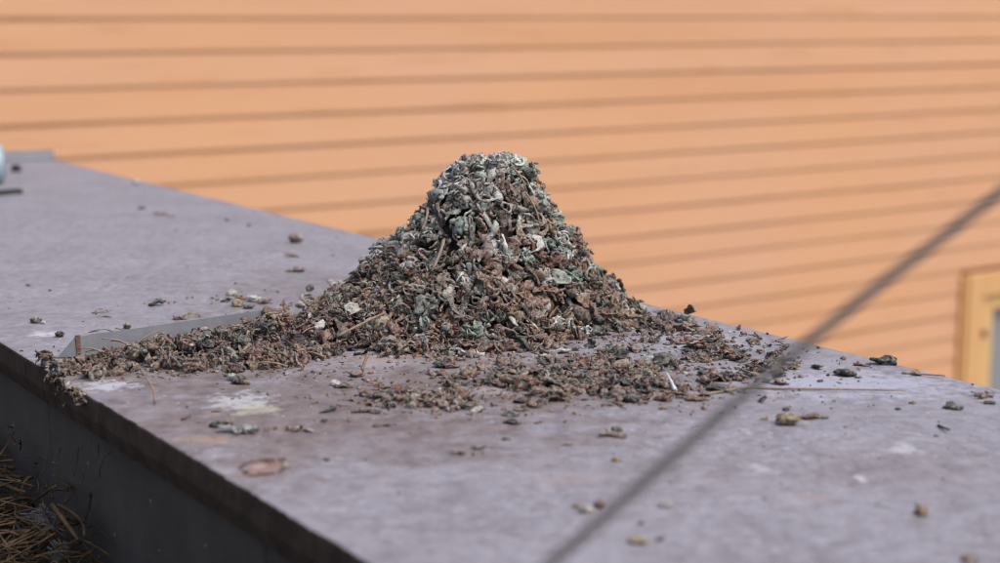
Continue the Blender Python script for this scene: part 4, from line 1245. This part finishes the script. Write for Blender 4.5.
for (cx, cy, sx, sy, n) in [(560, 385, 56, 9, 42), (640, 375, 55, 11, 60), (450, 400, 36, 5, 12), (715, 354, 28, 8, 12), (665, 325, 26, 5, 8)]:
    k = 0
    while k < n:
        px, py = R.gauss(cx, sx), R.gauss(cy, sy)
        if py < backline(px) + 5 or snoise([[px, py * 3.2, 0]], .028, 1)[0] < -.1: continue
        p = P(px, py); rad = R.uniform(3.5, 8) * mpp(p)
        tn = choose([('mauve', 3), ('brown', 2.4), ('greybrown', 1.2), ('dark', 1.6), ('red', 1.6), ('olive', .4), ('pale', .25)])
        clump(pb, p + [0, 0, rad * .25], rad, (0, -.3, .9), jit(TINTS[tn], .25), 6, [('flake', 2.5), ('worm', 2), ('shred', 1.5), ('peel', 1.5), ('ribbon', 1)], .55)
        k += 1
items += pb.items
for _ in range(300):
    crumb(R.uniform(0, 1000), R.uniform(200, 560), R.uniform(1.2, 2.6), jit(TINTS[choose([('dark', 2), ('white', .7), ('brown', 1)])], .2))
link('dropping_crumbs', joined(items, 'dropping_crumbs'), M['dropg'], kind='stuff')

# ------------------------------------------------------------------ straw in the dark corner below the cap
NB = P(30, 560, DZ)
corner_a = A0 + .010
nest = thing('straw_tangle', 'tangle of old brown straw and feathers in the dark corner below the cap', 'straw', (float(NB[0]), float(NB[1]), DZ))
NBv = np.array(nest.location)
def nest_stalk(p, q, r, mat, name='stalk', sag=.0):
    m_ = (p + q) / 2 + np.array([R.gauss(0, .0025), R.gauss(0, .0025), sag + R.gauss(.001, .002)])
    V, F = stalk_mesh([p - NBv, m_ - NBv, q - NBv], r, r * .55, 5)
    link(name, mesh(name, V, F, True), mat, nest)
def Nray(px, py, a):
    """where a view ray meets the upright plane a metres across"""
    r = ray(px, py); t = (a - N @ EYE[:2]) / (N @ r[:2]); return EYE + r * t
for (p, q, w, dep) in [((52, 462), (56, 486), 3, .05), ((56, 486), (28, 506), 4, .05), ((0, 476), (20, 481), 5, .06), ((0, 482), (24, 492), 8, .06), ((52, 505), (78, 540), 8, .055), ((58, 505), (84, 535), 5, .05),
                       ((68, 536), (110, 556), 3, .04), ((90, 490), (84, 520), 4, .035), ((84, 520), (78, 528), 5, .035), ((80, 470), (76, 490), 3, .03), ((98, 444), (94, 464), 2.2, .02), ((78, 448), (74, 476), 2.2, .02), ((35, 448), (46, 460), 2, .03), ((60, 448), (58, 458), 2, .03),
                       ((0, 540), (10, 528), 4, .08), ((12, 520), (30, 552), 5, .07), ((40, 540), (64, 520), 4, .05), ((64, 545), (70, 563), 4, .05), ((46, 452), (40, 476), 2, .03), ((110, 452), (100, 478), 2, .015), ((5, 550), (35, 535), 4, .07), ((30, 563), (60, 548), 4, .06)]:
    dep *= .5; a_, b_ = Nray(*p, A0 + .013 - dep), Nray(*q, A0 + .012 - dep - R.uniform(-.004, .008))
    nest_stalk(a_, b_, w * mpp(a_) / 2 * .8, M['shadestraw'])
mx = Nray(40, 545, A0 - .06)
Vs, Fs, off = [], [], 0
Vf, Ff, offf = [], [], 0
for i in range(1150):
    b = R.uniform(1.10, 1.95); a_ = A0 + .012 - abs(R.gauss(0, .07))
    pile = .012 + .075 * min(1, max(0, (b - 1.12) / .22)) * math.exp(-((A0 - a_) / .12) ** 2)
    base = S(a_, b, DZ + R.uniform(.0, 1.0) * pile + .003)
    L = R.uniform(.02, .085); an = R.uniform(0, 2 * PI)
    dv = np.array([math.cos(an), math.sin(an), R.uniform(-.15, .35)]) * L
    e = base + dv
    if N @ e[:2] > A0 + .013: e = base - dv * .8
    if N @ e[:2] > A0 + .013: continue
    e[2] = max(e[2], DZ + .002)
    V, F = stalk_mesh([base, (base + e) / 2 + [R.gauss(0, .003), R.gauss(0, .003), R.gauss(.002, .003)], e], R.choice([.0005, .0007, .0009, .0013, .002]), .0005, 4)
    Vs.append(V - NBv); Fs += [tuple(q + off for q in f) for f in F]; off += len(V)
link('straw_mass', mesh('straw_mass', np.vstack(Vs), Fs, True), M['shadestraw'], nest, 'stuff')
for (px, py, L, an) in [(20, 540, .05, .4), (52, 520, .04, 2.0), (5, 555, .05, 1.2), (60, 555, .035, .9), (38, 520, .035, -.4)]:
    p = Nray(px, py, A0 - .025); L *= .7
    V, F, off_ = [], [], 0
    ax = np.array([math.cos(an), -.15, math.sin(an)]); sd = np.array([-math.sin(an), .1, math.cos(an)])
    for i in range(44):
        t = (i // 2) / 21; sg = 1 if i % 2 else -1
        c_ = p - NBv + ax * L * (t - .5) + sd * .004 * math.sin(3 * t)
        e_ = c_ + sd * sg * .010 * math.sin(PI * (t * .85 + .12)) * R.uniform(.7, 1.1) + ax * L * .14 + np.array([0, R.uniform(-.003, .002), 0])
        v_, f_ = tube([c_, (c_ + e_) / 2 + ax * .001, e_], [.0004, .00035, .0002], 3)
        V += list(v_); F += [tuple(q + off_ for q in f) for f in f_]; off_ += len(v_)
    v_, f_ = tube([p - NBv + ax * L * (t - .5) + sd * .004 * math.sin(3 * t) for t in np.linspace(-.2, 1.1, 9)], np.linspace(.0009, .0003, 9), 5)
    V += list(v_); F += [tuple(q + off_ for q in f) for f in f_]
    link('feather', mesh('feather', V, F, True), M['feather'], nest)

# ------------------------------------------------------------------ cable crossing in front
def cable(pts, r, label, name='cable'):
    pts = np.array(pts)
    seg = np.r_[0, np.cumsum(np.linalg.norm(np.diff(pts, axis=0), axis=1))]
    L = seg[-1]; n = int(L / .004)
    # smooth through the points
    s = np.linspace(0, L, n)
    path = np.stack([np.interp(s, seg, pts[:, k]) for k in range(3)], 1)
    kw = 31
    path = np.stack([np.convolve(np.pad(path[:, k], kw // 2, mode='reflect', reflect_type='odd'), np.ones(kw) / kw, 'valid') for k in range(3)], 1)
    T = np.gradient(path, axis=0); T /= np.linalg.norm(T, axis=1)[:, None]
    u = np.cross(T, [0, 0, 1]); u /= np.linalg.norm(u, axis=1)[:, None]; w = np.cross(T, u)
    root = thing(name, label, 'cable', tuple(path[0]))
    for q in range(3):
        a = s / .022 * 2 * PI + q * 2 * PI / 3
        strand = path + (u * np.cos(a)[:, None] + w * np.sin(a)[:, None]) * r * .52 - path[0]
        V, F = tube(strand, r * .56, 6)
        link('strand', mesh('strand', V, F, True), M['cable'], root)
    return root
c0, c1, c2 = Q(552, 563, .60), Q(800, 346, .64), Q(1000, 193, .67)
dn_ = c0 - c1
cable([c0 + dn_ * ((DZ + .003 - c0[2]) / dn_[2]), c0, c1, c2, c2 + (c2 - c1) * 14.0], .0025, 'twisted dark cable crossing blurred in front of the cap from lower middle to right')

print('objects', len(bpy.data.objects))
